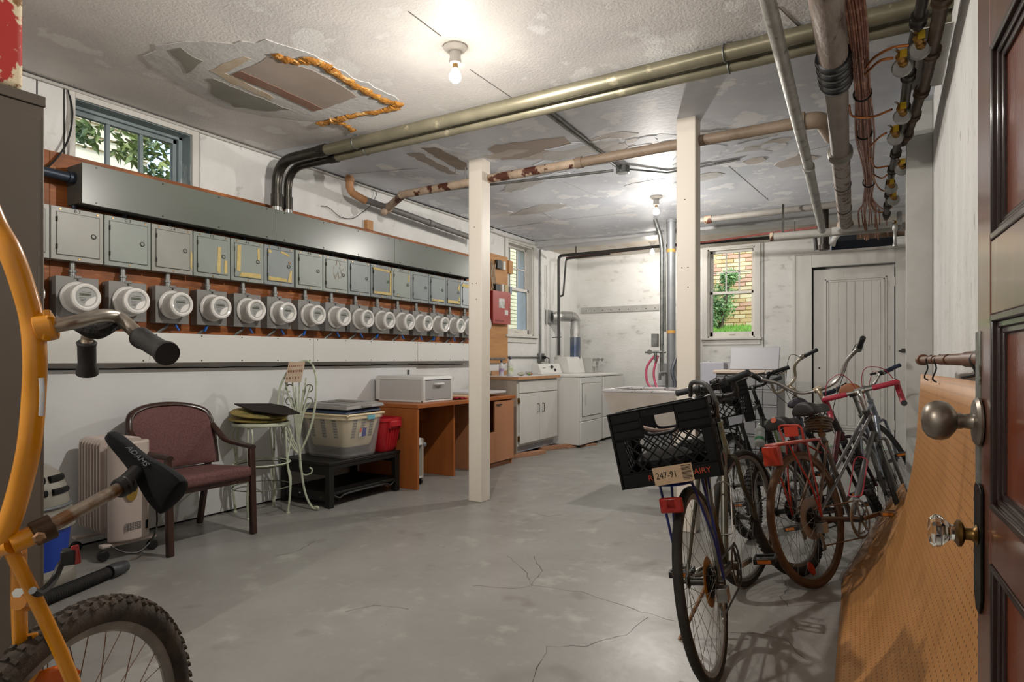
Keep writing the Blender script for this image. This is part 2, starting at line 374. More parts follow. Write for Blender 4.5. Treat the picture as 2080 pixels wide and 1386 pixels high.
# window 1: high three-light window above the wiring trough, opening deep in the wall
win=struct('window_1',G().bx(XL-.2,XL,W1[0],W1[0]+.004,W1[2],W1[3]).bx(XL-.2,XL,W1[1]-.004,W1[1],W1[2],W1[3]).bx(XL-.2,XL,W1[0],W1[1],W1[3]-.004,W1[3]+.02),SashB)
gx=XL-.13
y0,y1,z0,z1=W1
part('casing',G().bx(XL,XL+.02,y0-.035,y0,z0,z1+.035).bx(XL,XL+.02,y1,y1+.05,z0,z1+.035).bx(XL,XL+.02,y0,y1,z1,z1+.035),WdW,win,bev=.003)
fr=part('sash_frame',G().bx(gx-.04,gx,y0,y0+.045,z0,z1).bx(gx-.04,gx,y1-.055,y1,z0,z1).bx(gx-.04,gx,y0,y1,z1-.05,z1).bx(gx-.04,gx,y0,y1,z0,z0+.05),SashB,win,bev=.003)
part('jamb_stop',G().bx(gx,gx+.03,y1-.03,y1,z0,z1).bx(gx,gx+.03,y0,y1,z1-.022,z1),SashB,win,bev=.003)
for k in (1,2):
    yy=y0+.045+(y1-y0-.1)*k/3; part('muntin',G().bx(gx-.035,gx-.005,yy-.012,yy+.012,z0+.05,z1-.05),SashB,win,bev=.003)
for k in range(3):
    a=y0+.045+(y1-y0-.1)*k/3; b=y0+.045+(y1-y0-.1)*(k+1)/3; part('pane',G().bx(gx-.022,gx-.018,a,b,z0+.05,z1-.05),Glass,win)
def sash_window(name,T_,w_,h,wall_in,rail=.5):
    """double-hung, local: x across, z up, y=0 room face of the wall, +y outwards"""
    g=G(T_).bx(-.0,.018,0,.2,0,h).bx(w_-.018,w_,0,.2,0,h).bx(0,w_,0,.2,h-.018,h).bx(0,w_,0,.2,0,.02)
    win=struct(name,g,SashW)
    cw=.075
    part('casing',G(T_).bx(-cw,0,-.02,0,-.0,h+cw*.6).bx(w_,w_+cw,-.02,0,0,h+cw*.6).bx(0,w_,-.02,0,h,h+cw*.6),WdW,win,bev=.003)
    part('sill',G(T_).bx(-cw-.02,w_+cw+.02,-.05,.02,-.03,0).bx(-cw,w_+cw,-.018,0,-.10,-.03),WdW,win,bev=.004)
    m=h*rail
    up=part('sash',G(T_).bx(.018,.05,.10,.13,m,h-.018).bx(w_-.05,w_-.018,.10,.13,m,h-.018).bx(.018,w_-.018,.10,.13,h-.05,h-.018).bx(.018,w_-.018,.10,.13,m-.01,m+.03),SashW,win,bev=.003)
    lowr=part('sash',G(T_).bx(.018,.055,.06,.095,.02,m+.03).bx(w_-.055,w_-.018,.06,.095,.02,m+.03).bx(.018,w_-.018,.06,.095,m-.01,m+.03).bx(.018,w_-.018,.06,.095,.02,.085),SashW,win,bev=.003)
    part('sash_lift',G(T_).bx(w_/2-.04,w_/2+.04,.045,.06,.045,.06),SashW,lowr,bev=.003)
    for k in (1,2):
        x=.05+(w_-.1)*k/3; part('muntin',G(T_).bx(x-.008,x+.008,.105,.125,m+.03,h-.05),SashW,up)
    zz_=(m+.03+h-.05)/2; part('muntin',G(T_).bx(.05,w_-.05,.105,.125,zz_-.008,zz_+.008),SashW,up)
    for k in range(3):
        for j in range(2):
            a=.05+(w_-.1)*k/3;b=.05+(w_-.1)*(k+1)/3; c_=(m+.03,zz_,h-.05)
            part('pane',G(T_).bx(a,b,.113,.116,c_[j],c_[j+1]),Glass,up)
    part('pane',G(T_).bx(.055,w_-.055,.076,.079,.085,m-.01),Glass,lowr)
    return win
sash_window('window_2',frame((XL,W2[0],W2[2]),(0,1,0),(-1,0,0)),W2[1]-W2[0],W2[3]-W2[2],XL)
sash_window('window_3',frame((W3[0],YB,W3[2]),(1,0,0),(0,1,0)),W3[1]-W3[0],W3[3]-W3[2],YB)
# ---- white closet door in the back wall
dr=struct('door_1',G().bx(D[0]+.012,D[1]-.012,YB+.03,YB+.07,.01,D[3]-.03),WdW,bev=.003)
px0,px1=D[0]+.15,D[1]-.09
g=G()
for i,(o,dp) in enumerate(((0,.016),(.025,.010))):
    a,b,c_,d=px0+o,px1-o,.22+o,D[3]-.16-o
    g.bx(a,b,YB+.03-dp,YB+.03,d-.018,d).bx(a,b,YB+.03-dp,YB+.03,c_,c_+.018).bx(a,a+.018,YB+.03-dp,YB+.03,c_,d).bx(b-.018,b,YB+.03-dp,YB+.03,c_,d)
part('panel_molding',g,WdW,dr,bev=.003)
for i in range(6):
    a=px0+.07+i*(px1-px0-.14)/6; part('panel_board',G().bx(a+.003,a+(px1-px0-.14)/6-.003,YB+.022,YB+.03,.28,D[3]-.21),WdW,dr,bev=.002)
part('opening_gap',G().bx(D[0],D[0]+.012,YB+.02,YB+.06,0,D[3]-.02).bx(D[0],-.68,YB+.005,YB+.035,D[3]-.028,D[3]-.006),Dk,dr)
h=part('keyhole_plate',G().lathe([(.012,0),(.012,.004)],(D[0]+.085,YB+.03,1.02),(0,-1,0),10),Dk,dr)
part('hinge',G().bx(D[1]-.03,D[1]-.005,YB+.012,YB+.03,2.05,2.17),WdW,dr,bev=.003); part('hinge',G().bx(D[1]-.03,D[1]-.005,YB+.012,YB+.03,.25,.37),WdW,dr,bev=.003)
cs=struct('trim_3',G().bx(D[0]-.20,D[0],YB-.03,YB,0,D[3]+.17).bx(D[1],D[1]+.15,YB-.03,YB,0,D[3]+.17).bx(D[0],D[1],YB-.03,YB,D[3],D[3]+.17),WdW,bev=.004)
part('backband',G().bx(D[0]-.235,D[0]-.20,YB-.045,YB,0,D[3]+.205).bx(D[0]-.235,D[1]+.17,YB-.05,YB,D[3]+.17,D[3]+.205),WdW,cs,bev=.004)
part('latch',G().bx(D[1]+.06,D[1]+.10,YB-.06,YB-.03,1.22,1.27).cyl((D[1]+.03,YB-.05,1.24),(D[1]+.12,YB-.05,1.24),.008),Steel,cs,bev=.002)
# ---- posts
def post(x,y,label):
    z=cz(x,y); p=one('support_post',G().bx(x-.127,x,y,y+.127,0,z+.003),PostM,label,'post','square cream posts under the ceiling',bev=.006)
    p['kind']='structure'; return p
pA=post(-2.758,4.134,'square cream painted timber post in front of the orange desk'); pB=post(-1.072,4.134,'square cream timber post rising behind the milk crate')
for p,(x,y) in ((pA,(-2.758,4.134)),(pB,(-1.072,4.134))):
    for dx,dz in ((-.09,1.75),(-.05,1.75),(-.05,1.62),(-.07,2.2)):
        part('nail_hole',G().lathe([(.004,0),(.004,.001)],(x+dx,y,dz),(0,-1,0),8),Dk,p)
# ---- outside
def bricks(name,label,T_,w_,h,c,nobj=300):
    th=thing(name,label,'wall'); th['kind']='structure'
    mort=mat(c[0]+'_mortar',c[2],.9,c2=c[1],vs=8)
    obj('mortar',G(T_).bx(-.02,w_+.02,.02,.2,0,h),mort,th)
    ms=[mat(f'{c[0]}_brick_{i}',cc,.85,c2=cc,vs=20,bump=.4,bs=60) for i,cc in enumerate(c[3:])]
    base=None; n=0; rest=G(T_); bw,bh=.215,.075; r=0
    cells=[]
    while r*bh<h-.05:
        x=-(bw/2)*(r%2)
        while x<w_: cells.append((x,r*bh)); x+=bw
        r+=1
    cx,cz_=w_/2,h/2; cells.sort(key=lambda q:abs(q[0]-cx)*1.6+abs(q[1]-cz_))
    meshes=[]
    for mm in ms:
        b=obj('brick',G().bx(0,bw-.012,0,.03,0,bh-.012),mm,None,bev=.004,seg=1); meshes.append(b)
    for i,(x,z) in enumerate(cells):
        if i<nobj:
            s_=meshes[random.randrange(len(ms))]; b=s_.copy(); COL.objects.link(b); b.parent=th
            p=T_@V((x+(bw-.012)/2,.015-random.uniform(0,.006),z)); b.matrix_basis=MX.Translation(p)@T_.to_3x3().to_4x4()
        else: rest.bx(x,x+bw-.012,0,.03,z,z+bh-.012)
    for b in meshes: bpy.data.objects.remove(b)
    if rest.v: obj('far_bricks',rest,ms[0],th,kind='stuff')
    return th
bricks('brick_wall','yellow brick wall of the house behind, beyond the back window',frame((-4.6,12.2,-.5),(1,0,0),(0,1,0)),3.8,4.6,('yellow','d9b578','b09b74','dcc08c','e0caa0','d3b47e','e6d2a6','d6a88c'))
bricks('brick_wall','pale yellow brick wall beyond the side window',frame((-6.6,9.3,.2),(0,1,0),(-1,0,0)),7.0,4.0,('cream','e6dcb8','6e6a58','e6dbb4','ece3c4','ddd0a6','efe8cf'))
gd=struct('ground_outside',G().bx(-12,6,YB+T,16,-.4,-.3).bx(-12,XL-T,-3,YB+T,-.4,-.3),mat('garden_soil','5b5a3e',.9,c2='4c5a30',vs=6))
bank=struct('trim_4',G().hexa([(-5,9.9,.5),(-.8,9.9,.5),(-.8,12.15,1.25),(-5,12.15,1.25),(-5,9.9,-.3),(-.8,9.9,-.3),(-.8,12.15,-.3),(-5,12.15,-.3)]) if False else G().hexa([(-5,9.9,-.3),(-.8,9.9,-.3),(-.8,12.15,-.3),(-5,12.15,-.3),(-5,9.9,1.42),(-.8,9.9,1.42),(-.8,12.15,1.76),(-5,12.15,1.76)]),mat('grass_bank','5d8a34',.9,c2='7fae45',vs=30,bump=1,bs=120))
random.seed(11)
g=G()
for i in range(2600):
    x=random.uniform(-3.6,-1.4);y=random.uniform(9.95,12.1); z=1.42+.34*(y-9.9)/2.25; h=random.uniform(.03,.09); a=random.uniform(0,6.28); w_=.006
    g.add([(x-w_*math.cos(a),y-w_*math.sin(a),z),(x+w_*math.cos(a),y+w_*math.sin(a),z),(x+random.uniform(-.03,.03),y+random.uniform(-.03,.03),z+h)],[(0,1,2)])
tag(obj('grass',g,mat('grass_blade','6f9d3c',.7,c2='93bf52',vs=9)),'green grass on the bank outside the back window','grass',kind='stuff')
def leafball(name,label,cat,cs,n,size,cols,trunk=None,long=1.6):
    th=thing(name,label,cat,cs[0][0])
    g=G()
    for i in range(n):
        c_,r=random.choice(cs); d=V((random.gauss(0,1),random.gauss(0,1),random.gauss(0,1))).normalized(); p=V(c_)+V((d.x*r[0],d.y*r[1],d.z*r[2]))*random.uniform(.45,1)
        a=V((random.gauss(0,1),random.gauss(0,1),random.gauss(-.4,.7))).normalized(); b=a.orthogonal().normalized(); nrm=a.cross(b); s_=size*random.uniform(.6,1.3)
        g.add([p,p+a*s_*.5*long/1.6+b*s_*.32+nrm*s_*.06,p+a*s_*long,p+a*s_*.5*long/1.6-b*s_*.32+nrm*s_*.06],[(0,1,2,3)])
    obj('leaves',g,cols,th,kind='stuff',flat=True)
    if trunk:
        t=G()
        for a,b,r in trunk: t.tube(spline([a,V(a).lerp(V(b),.5)+V((random.uniform(-.1,.1),random.uniform(-.1,.1),0)),b],5),r,6,rs=None)
        obj('branches',t,mat('bark','5d5040',.85),th)
    return th
LfG=mat('shrub_leaf','5f7d48',.5,c2='7fa25e',vs=3,c3='a8c882',s3=6,t3=(.55,.62)); 
LfT=mat('tree_leaf','55663a',.5,c2='77803c',vs=2,c3='435636',s3=5,t3=(.5,.6))
leafball('ivy_shrub','ivy covered shrub in front of the yellow brick wall outside','shrub',[((-2.72,11.6,2.0),(.22,.3,.32)),((-2.55,11.65,2.2),(.28,.25,.42)),((-2.42,11.7,2.62),(.16,.2,.14))],2600,.05,LfG,[((-2.6,11.7,1.6),(-2.45,11.7,2.6),.05)],1.2)
# siding house and tree outside the high window
hs=thing('siding_house','cream clapboard house seen through the high left window','house',(-7.6,3,-.3)); hs['kind']='structure'
Sid=mat('cream_siding','d9cdb0',.6,c2='cfc2a4',vs=3)
obj('sheathing',G().bx(-7.9,-7.66,-1,4.18,-.3,6.5),mat('siding_back','8b806a',.9),hs)
for i in range(40):
    z=.6+i*.145; obj('siding_board',G().hexa([(-7.66,-1,z),(-7.60,-1,z),(-7.60,4.2,z),(-7.66,4.2,z),(-7.66,-1,z+.16),(-7.645,-1,z+.16),(-7.645,4.2,z+.16),(-7.66,4.2,z+.16)]),Sid,hs)
leafball('garden_tree','leafy tree branches hanging outside the high left window','tree',[((-5.9,2.65,3.42),(.3,.35,.22)),((-5.8,2.95,3.30),(.3,.3,.22)),((-5.9,3.25,3.22),(.25,.25,.22)),((-5.9,2.75,3.08),(.2,.12,.10)),((-5.8,3.38,3.30),(.2,.12,.25)),((-5.8,3.05,3.02),(.2,.15,.1)),((-5.8,3.30,2.90),(.2,.12,.12))],520,.058,LfT,[((-6.4,4.9,-.3),(-6.1,4.3,3.0),.06),((-6.1,4.3,3.0),(-5.9,2.4,3.5),.012),((-6.1,4.3,3.0),(-5.8,3.0,3.1),.010)],1.9)
# small dark frame standing outside window 2
obj_=one('iron_gate',G().bx(-5.6,-5.56,9.62,9.80,-.3,3.0).bx(-5.6,-5.56,8.6,9.80,1.30,1.5),mat('slate_paint','4a4e52',.7),'dark slate iron gate frame outside the side window','gate')
# ================================================================= ELECTRICAL BANK ON THE LEFT WALL
Ply=mat('orange_plywood','935322',.55,c2='6f3e1b',vs=2.2,stretch=(1,1,7),c3='b07038',s3=5,t3=(.56,.7))
PlyL=mat('light_plywood','b98a58',.6,c2='a5764a',vs=2.2,stretch=(1,1,5),c3='6d4a2c',s3=9,t3=(.70,.76))
TrM=mat('trough_grey_green','646a62',.29,c2='666b66',vs=1.5,c3='8f928c',s3=40,t3=(.72,.76),spec=.6)
TrD=mat('trough_side_dark','33332f',.5)
BoxG=mat('breaker_box_grey','8f9690',.4,c2='868d88',vs=2.5,spec=.5)
BoxT=mat('breaker_box_taupe','989892',.4,c2='8d8d86',vs=2.5)
BoxB=mat('breaker_box_bluegrey','858d8d',.42,c2='7b8384',vs=3)
Yel=mat('old_yellow_paint','cdb877',.6,c2='b9a468',vs=22)
Rst=mat('rust_streaks','8a6a4a',.7,c2='9a8a70',vs=30)
SkM=mat('meter_socket_grey','7f7e7b',.45,c2='777673',vs=3)
MtW=mat('meter_white_shell','c9c7c3',.3)
MtC=mat('meter_clear_ring','dedcd8',.15,coat=.5)
Face=mat('meter_face_grey','9b9d9b',.3,coat=.6)
Lcd=mat('lcd_green_grey','6a6f62',.25)
Blu=mat('blue_plastic_tag','1f5fb0',.45)
FB=-4.215
bb=thing('backboard','orange brown plywood backboard behind the electricity meters','board',(FB,3.6,1.2),)
for a,b in ((.6,1.75),(1.752,4.18),(4.182,6.10)): obj('plywood_panel',G().bx(XL,FB,a,b,1.24,2.372),Ply,bb)
obj('offcut',G().bx(XL,FB+.01,4.36,4.44,2.372,2.46),PlyL,bb)
FX=-4.125
# wiring trough: three covers
tr=thing('wiring_trough','long grey green metal wiring trough above the breaker boxes','trough',(-4.13,3.9,2.06))
ys_=[1.843,3.20,4.555,5.93]
for i in range(3):
    a,b=ys_[i],ys_[i+1]
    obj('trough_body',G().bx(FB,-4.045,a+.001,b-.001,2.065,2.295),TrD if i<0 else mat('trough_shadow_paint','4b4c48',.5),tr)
    cv=obj('cover_panel',G().bx(-4.045,-4.040,a+.002,b-.002,2.060,2.300),TrM,tr,bev=.0015)
    for j in range(4):
        for zz_ in (2.075,2.285):
            obj('screw',G().lathe([(.006,0),(.005,.003)],(-4.04,a+.08+j*(b-a-.16)/3,zz_),(1,0,0),8),Steel,cv)
# breaker boxes
P0=1.719; PITCH=.288
def ordinal(k): return ['','first','second','third','fourth','fifth','sixth','seventh','eighth','ninth','tenth','eleventh','twelfth','thirteenth','fourteenth','fifteenth'][k]
def smear(pts,par,m=Yel,x=FX+.0085):
    return obj('paint_smear',G().prism([(x,a,b) for a,b in pts],(.0012,0,0)),m,par)
blab={-1:'grey breaker box half hidden behind the tall cabinet',0:'plain taupe grey breaker box under the trough end, first whole one of its row',1:'smooth green grey breaker box with round latch, second in the row',
 2:'taupe breaker box with a yellow streak on its right edge, third in the row',3:'grey breaker box with one tall yellow drip beside its latch, fourth in the row',4:'breaker box with yellow bands left and along the bottom, fifth in the row',
 5:'bluish breaker box with yellow corners and orange rust, sixth in the row',6:'plain grey breaker box right of the dark joint, seventh in the row',7:'grey breaker box with rusty scratches over its door, eighth in the row',
 8:'clean bluish grey breaker box, ninth in the row',9:'dark breaker box framed all round in yellow paint, tenth in the row',10:'grey breaker box with small yellow mark at upper right, eleventh in the row',
 11:'plain narrow-looking grey breaker box, twelfth in the row',12:'grey breaker box with yellow along the bottom, thirteenth in the row',13:'dark breaker box with yellow corner at lower right, fourteenth in the row',
 14:'last pale breaker box, cut off by the cream post'}
letters={0:'B 2',1:'C 3',2:'D 4',3:'E 5',4:'A 6',5:'B 7',6:'A 8',9:'F',10:'A 12'}
bm=[BoxT,BoxG,BoxT,BoxG,BoxG,BoxB,BoxG,BoxG,BoxB,mat('breaker_box_dark','737a7b',.42),BoxG,BoxB,BoxB,mat('breaker_box_dark','737a7b',.42),mat('breaker_box_pale','a3aaad',.42)]
Ink=mat('black_ink','1c1c1b',.7)
for k in range(-1,15):
    y=P0+PITCH*k+(.012 if k>5 else 0); m=bm[max(k,0)]
    th=thing('breaker_box',blab[k],'breaker box',(FX,y+.142,1.725),'row of breaker boxes above the meters')
    w_=PITCH-.004
    obj('enclosure',G().bx(FB+.001,FX,y+.002,y+w_,1.725,2.035),m,th,bev=.003)
    d=obj('door',G().bx(FX,FX+.007,y+.03,y+w_-.024,1.755,2.003),m,th,bev=.004)
    obj('door_gap',G().bx(FX+.0003,FX+.0012,y+.027,y+w_-.021,1.752,2.006),Steel,th)
    obj('latch_ring',G().torus((FX+.010,y+.225,1.885),(1,0,.15),.013,.0022,14,5),Steel,d)
    for zz_ in (1.80,1.96): obj('hinge',G().cyl((FX+.006,y+.031,zz_-.014),(FX+.006,y+.031,zz_+.014),.004,n=8),Steel,d)
    for sy_,sz_ in ((.05,2.02),(.25,2.02),(.15,1.738)): obj('screw',G().lathe([(.007,0),(.006,.003)],(FX,y+sy_,sz_),(1,0,0),8),mat('brass_screw','a08560',.4,.8),th)
    obj('nipple',G().cyl((FX-.045,y+.142,2.033),(FX-.045,y+.142,2.067),.015,n=10).lathe([(.021,0),(.021,.012)],(FX-.045,y+.142,2.035),(0,0,1),8),mat('dark_blue_conduit','343c48',.45,.5),th)
    if k in letters: text('marking',letters[k],.026,Ink,frame((FX+.0005,y+.14,2.020),(0,1,0),(0,0,1)),th)
    A,B,C,E=y+.035,y+w_-.03,1.76,1.998
    if k==2: smear([(B+.012,C+.02),(B+.024,C),(B+.026,1.87),(B+.014,1.90)],th,x=FX+.001)
    if k==3: smear([(A+.14,C+.01),(A+.165,C),(A+.17,1.95),(A+.145,1.95)],d); smear([(A+.195,C),(A+.22,C+.01),(A+.218,1.86),(A+.197,1.86)],d)
    if k==4: smear([(A+.01,1.80),(A+.04,1.79),(A+.045,1.99),(A+.015,1.985)],d); smear([(A+.03,C),(B,C),(B-.005,C+.035),(A+.05,C+.03)],d); smear([(B-.03,1.90),(B-.012,1.90),(B-.014,1.99),(B-.034,1.985)],d)
    if k==5: smear([(A,C),(B-.04,C),(B-.05,C+.025),(A,C+.03)],d); smear([(B-.04,C),(B,C),(B,1.86),(B-.02,1.84)],d); smear([(A+.11,1.985),(B-.02,1.965),(B-.02,1.98),(A+.12,2.0)],d); smear([(A,1.97),(A+.03,1.975),(A+.02,1.995),(A,1.995)],d); smear([(B-.035,1.91),(B-.01,1.905),(B-.012,1.925),(B-.03,1.925)],d,Rst)
    if k==7:
        random.seed(5)
        for i in range(14):
            a=A+.08+random.uniform(0,.1); b=1.83+random.uniform(0,.14); smear([(a,b),(a+.004,b),(a+random.uniform(-.02,.03),b+random.uniform(.02,.06))],d,Rst)
    if k==9: smear([(A-.01,1.985),(B+.01,1.975),(B+.01,1.995),(A-.01,2.005)],d); smear([(B-.005,C),(B+.02,C),(B+.02,1.99),(B-.002,1.99)],d); smear([(A,C),(B,C-.002),(B,C+.022),(A,C+.02)],d)
    if k==10: smear([(B-.02,1.92),(B,1.92),(B,1.98),(B-.015,1.99)],d); smear([(A+.03,C),(A+.06,C),(A+.05,C+.02)],d)
    if k==12: smear([(A,C),(B,C),(B-.02,C+.022),(A+.02,C+.018)],d)
    if k==13: smear([(A,C),(B,C),(B,C+.03),(A,C+.03)],d); smear([(B-.03,C+.02),(B,C+.02),(B,1.84),(B-.012,1.84)],d); smear([(B-.04,1.93),(B-.01,1.90),(B,1.99),(B-.02,1.96)],d)
    if k==14: smear([(A-.02,1.96),(B,1.95),(B,1.99),(A-.02,1.995)],d)
# meters: one built at y=0, the others copied
def make_meter():
    th=thing('meter_socket','',"electricity meter",(FX,0,1.386))
    obj('socket_box',G().bx(FB+.001,FX-.004,-.112,.112,1.386,1.630),SkM,th,bev=.004)
    obj('socket_cover',G().bx(FX-.006,FX,-.115,.115,1.384,1.632).bx(FX-.004,FX+.006,-.02,.02,1.625,1.640),SkM,th,bev=.002)
    obj('cover_screw',G().lathe([(.007,0),(.005,.004)],(FX+.001,.0,1.616),(1,0,0),8),Steel,th)
    obj('hub',G().lathe([(.026,0),(.026,.012),(.019,.014),(.019,.03),(.024,.032),(.024,.045)],(FB+.045,-.01,1.630),(0,0,1),14).cyl((FB+.045,-.01,1.67),(FB+.045,-.01,1.727),.016,n=12),mat('galvanised_steel','8f918f',.42,.8),th)
    z=1.508
    mt=obj('meter',G().lathe([(.078,0),(.094,.002),(.096,.014),(.088,.022),(.080,.024),(.078,.05),(.077,.095),(.078,.098)],(FX,-.005,z),(1,0,0),36),MtW,th)
    obj('dial_ring',G().lathe([(.077,0),(.081,.004),(.082,.014),(.079,.024),(.068,.030),(.059,.026),(.056,.018),(.056,.016)],(FX+.090,-.005,z),(1,0,0),36),MtC,mt)
    obj('dial_face',G().lathe([(.057,0),(.057,.004)],(FX+.104,-.005,z),(1,0,0),28),Face,mt)
    x=FX+.1085
    obj('display',G().bx(x,x+.001,-.040,.022,z+.006,z+.022),Lcd,mt)
    obj('display_figures',G().bx(x+.001,x+.0016,-.028,.012,z+.010,z+.018),mat('lcd_digit','4a4f46',.3),mt)
    g=G()
    for r,(a,b) in enumerate(((-.04,.01),(-.036,-.002),(-.034,-.01),(-.03,-.012))): 
        for c_ in range(5 if r else 9): 
            yy=a+(b-a)*c_/(5 if r else 9); g.bx(x,x+.0008,yy,yy+(.0036),z-.006-r*.0085,z-.003-r*.0085)
    for c_ in range(8): g.bx(x,x+.0008,-.026+c_*.006,-.022+c_*.006,z+.027,z+.031)
    obj('face_print',g,mat('grey_print','5b5d5d',.6),mt)
    pr=[(x,.052*math.cos(t),z+.052*math.sin(t)) for t in [R_(-100+i*9) for i in range(13)]]
    pr+= [(x,.030,z-.001),(x,.010,z-.014),(x,-.004,z-.034)]
    obj('white_label',G().prism([(p[0],p[1]-.005,p[2]) for p in pr],(.0012,0,0)),mat('label_white','dcdad6',.3),mt)
    return th
proto=make_meter()
for k in range(-1,15):
    o=proto if k==-1 else copy_tree(proto)
    y=P0+PITCH*k+.142+(.012 if k>5 else 0)
    o.location=(FX,y,1.386)
    o['label']=('white electricity meter almost hidden behind the tall cabinet' if k==-1 else 'electricity meter cut off by the cream post, last of the row' if k==14 else f'white round electricity meter on a grey box, {ordinal(k+1)} whole one from the left')
    o['group']='row of electricity meters'
    # ground lead and padlock tag below the box
    t=thing('padlock',f'blue padlock tag under the {ordinal(k+1) if k>=0 else "hidden"} electricity meter','tag',(FX-.02,y+.02,1.36),'blue tags under the meters')
    if k%2 or True:
        s_=1 if k%3 else -1
        obj('shackle',G().torus((FX-.02,y+.03*s_,1.384),(0,1,.2),.010,.002,12,5),Steel,t)
        obj('tag_body',G().bar((FX-.018,y+.03*s_,1.378),(FX-.012,y+.03*s_+.022*s_,1.338),.018,.010),Blu,t,bev=.002)
    obj('ground_wire',G().tube(spline([(FX-.05,y+.0,1.388),(FX-.045,y-.02,1.36),(FX-.05,y-.055,1.335),(FX-.06,y-.075,1.315)],5),.009,7),Gal,t)
# white lower gutter
gu=thing('cover_gutter','white painted cover gutter running under the meters','gutter',(-4.15,3.4,1.12))
for a,b in ((-.15,.92),(.923,2.28),(2.283,3.640),(3.643,4.997),(5.003,6.10)):
    obj('gutter_body',G().bx(XL+.001,-4.125,a,b,1.126,1.312),PnlW,gu)
    c_=obj('cover_panel',G().bx(-4.125,-4.119,a,b,1.120,1.318),mat('white_enamel_cover','d0d0cc',.42),gu,bev=.0015)
    for i in range(5):
        for zz_ in (1.133,1.305): obj('screw',G().lathe([(.005,0),(.004,.003)],(-4.119,a+.04+i*(b-a-.08)/4,zz_),(1,0,0),7),Steel,c_)
# conduit stub and loose wires at the trough's near end
one('conduit_stub',G().cyl((-4.13,1.0,2.235),(-4.13,1.843,2.215),.028,n=14).lathe([(.036,0),(.036,.03)],(-4.13,1.81,2.217),(0,1,-.02),14),mat('dark_blue_conduit','343c48',.45,.5),'dark conduit entering the near end of the wiring trough','conduit')
cb=G().tube(spline([(-4.235,1.86,2.765),(-4.21,1.87,2.62),(-4.20,1.84,2.45),(-4.19,1.76,2.30),(-4.17,1.66,2.20),(-4.17,1.5,2.1)],8),.006,6)
one('black_cable',cb,Blk,'black cable hanging from the ceiling beside the high window','cable')
one('thin_wire',G().tube(spline([onX(u,v,-4.22) for u,v in ((652,418),(668,422),(690,440),(715,444),(735,432),(752,418),(762,402),(765,392),(758,385))],6),.003,5),Steel,'thin dark wire drooping on the wall beside the two conduits','wire')
one('loose_cable',G().tube(spline([(-4.20,2.1,2.318),(-4.19,2.3,2.322),(-4.195,2.62,2.318),(-4.19,2.9,2.324),(-4.20,3.2,2.316),(-4.17,3.5,2.318)],6),.004,5),Blk,'thin cable lying along the top of the wiring trough','cable')
# big conduits
CoM=mat('conduit_bronze_grey','8a8470',.36,.55,c2='77735f',vs=5,c3='b9b094',s3=9,t3=(.62,.72))
ElM=mat('elbow_dark_steel','4f4c46',.32,.8,c2='3c3a36',vs=9)
Cz=2.685
def conduit(label,x,y,yw,z,r):
    th=thing('conduit',label,'conduit',(x,yw,2.3))
    P=fillet([(x,yw,2.30),(x,yw,z),(x+1.0,yw-.0,z)],.34,9)
    th_=G().tube(P[:-1]+[V((x+.52,yw,z))],r,16); obj('elbow',th_,ElM,th)
    obj('run',G().cyl((x+.50,yw,z),(.70,yw,z),r,n=16),CoM,th)
    obj('coupling',G().lathe([(r+.006,0),(r+.006,.075)],(x+.48,yw,z),(1,0,0),16).bx(x+.485,x+.55,yw-r-.014,yw-r,z-.02,z+.01),ElM,th)
    obj('coupling',G().lathe([(r+.006,0),(r+.006,.10)],(x,yw,2.335),(0,0,1),16),ElM,th)
    obj('bushing',G().lathe([(r+.004,0),(r+.004,.03)],(x,yw,2.305),(0,0,1),12),Chr,th)
    for xx in (x+.85,-.70,-.22):
        obj('strap',G().torus((xx,yw,z),(1,0,0),r+.003,.004,18,5).bar((xx,yw,z+r),(xx,yw,cz(xx,0)),.02,.004),Gal,th)
    return th
conduit('large near grey conduit bending down from the ceiling into the trough',-4.10,0,3.255-.0,2.69,.040)
conduit('slimmer far conduit running beside the large one under the ceiling',-4.10,0,3.36,2.665,.032)
# rusty waste pipe across
Rus=mat('rusty_painted_pipe','b5a18c',.6,c2='94806c',vs=6,c3='4a2416',s3=7,t3=(.53,.56),bump=.4,bs=50)
Bro=mat('bronze_painted_pipe','93816f',.5,c2='7d6c5b',vs=4,c3='6d5b4b',s3=9,t3=(.6,.7),bump=.2)
zr=2.60
th=thing('waste_pipe','rust streaked waste pipe crossing under the ceiling between the posts','pipe',(-2,4.24,2.6))
obj('rusty_length',G().cyl((-3.70,4.25,zr),(-1.95,4.24,zr+.004),.034,n=16),Rus,th)
obj('painted_length',G().cyl((-1.95,4.24,zr+.004),(-.42,4.235,zr+.01),.036,n=16).lathe([(.042,0),(.042,.05)],(-1.98,4.24,zr+.004),(1,0,0),16),Bro,th)
obj('elbow',G().tube(fillet([(-.46,4.235,zr+.01),(-.335,4.235,zr+.01),(-.29,4.42,zr-.05)],.1),.05,14).lathe([(.06,0),(.06,.05)],(-.48,4.235,zr+.01),(1,0,0),16),Bro,th)
obj('hanger',G().tube([(-3.1,4.25,zr+.03),(-3.1,4.25,2.75)],.004,5).tube([(-3.0,4.25,zr+.03),(-3.0,4.25,2.75)],.006,5),Chr,th)
th=thing('drain_pipe','grey drain pipe with peach elbow along the wall under the ceiling','pipe',(-4.1,4.3,2.6))
DG=mat('grey_plastic_pipe','6f6d6b',.5,c2='625f5d',vs=6)
Pc=mat('peach_painted_elbow','b98d68',.6,c2='a5774f',vs=9)
a=onX(752,352,-4.08); b=onX(757,372,-4.10); c_=onX(785,395,-4.05); d_=onX(820,398,-3.95)
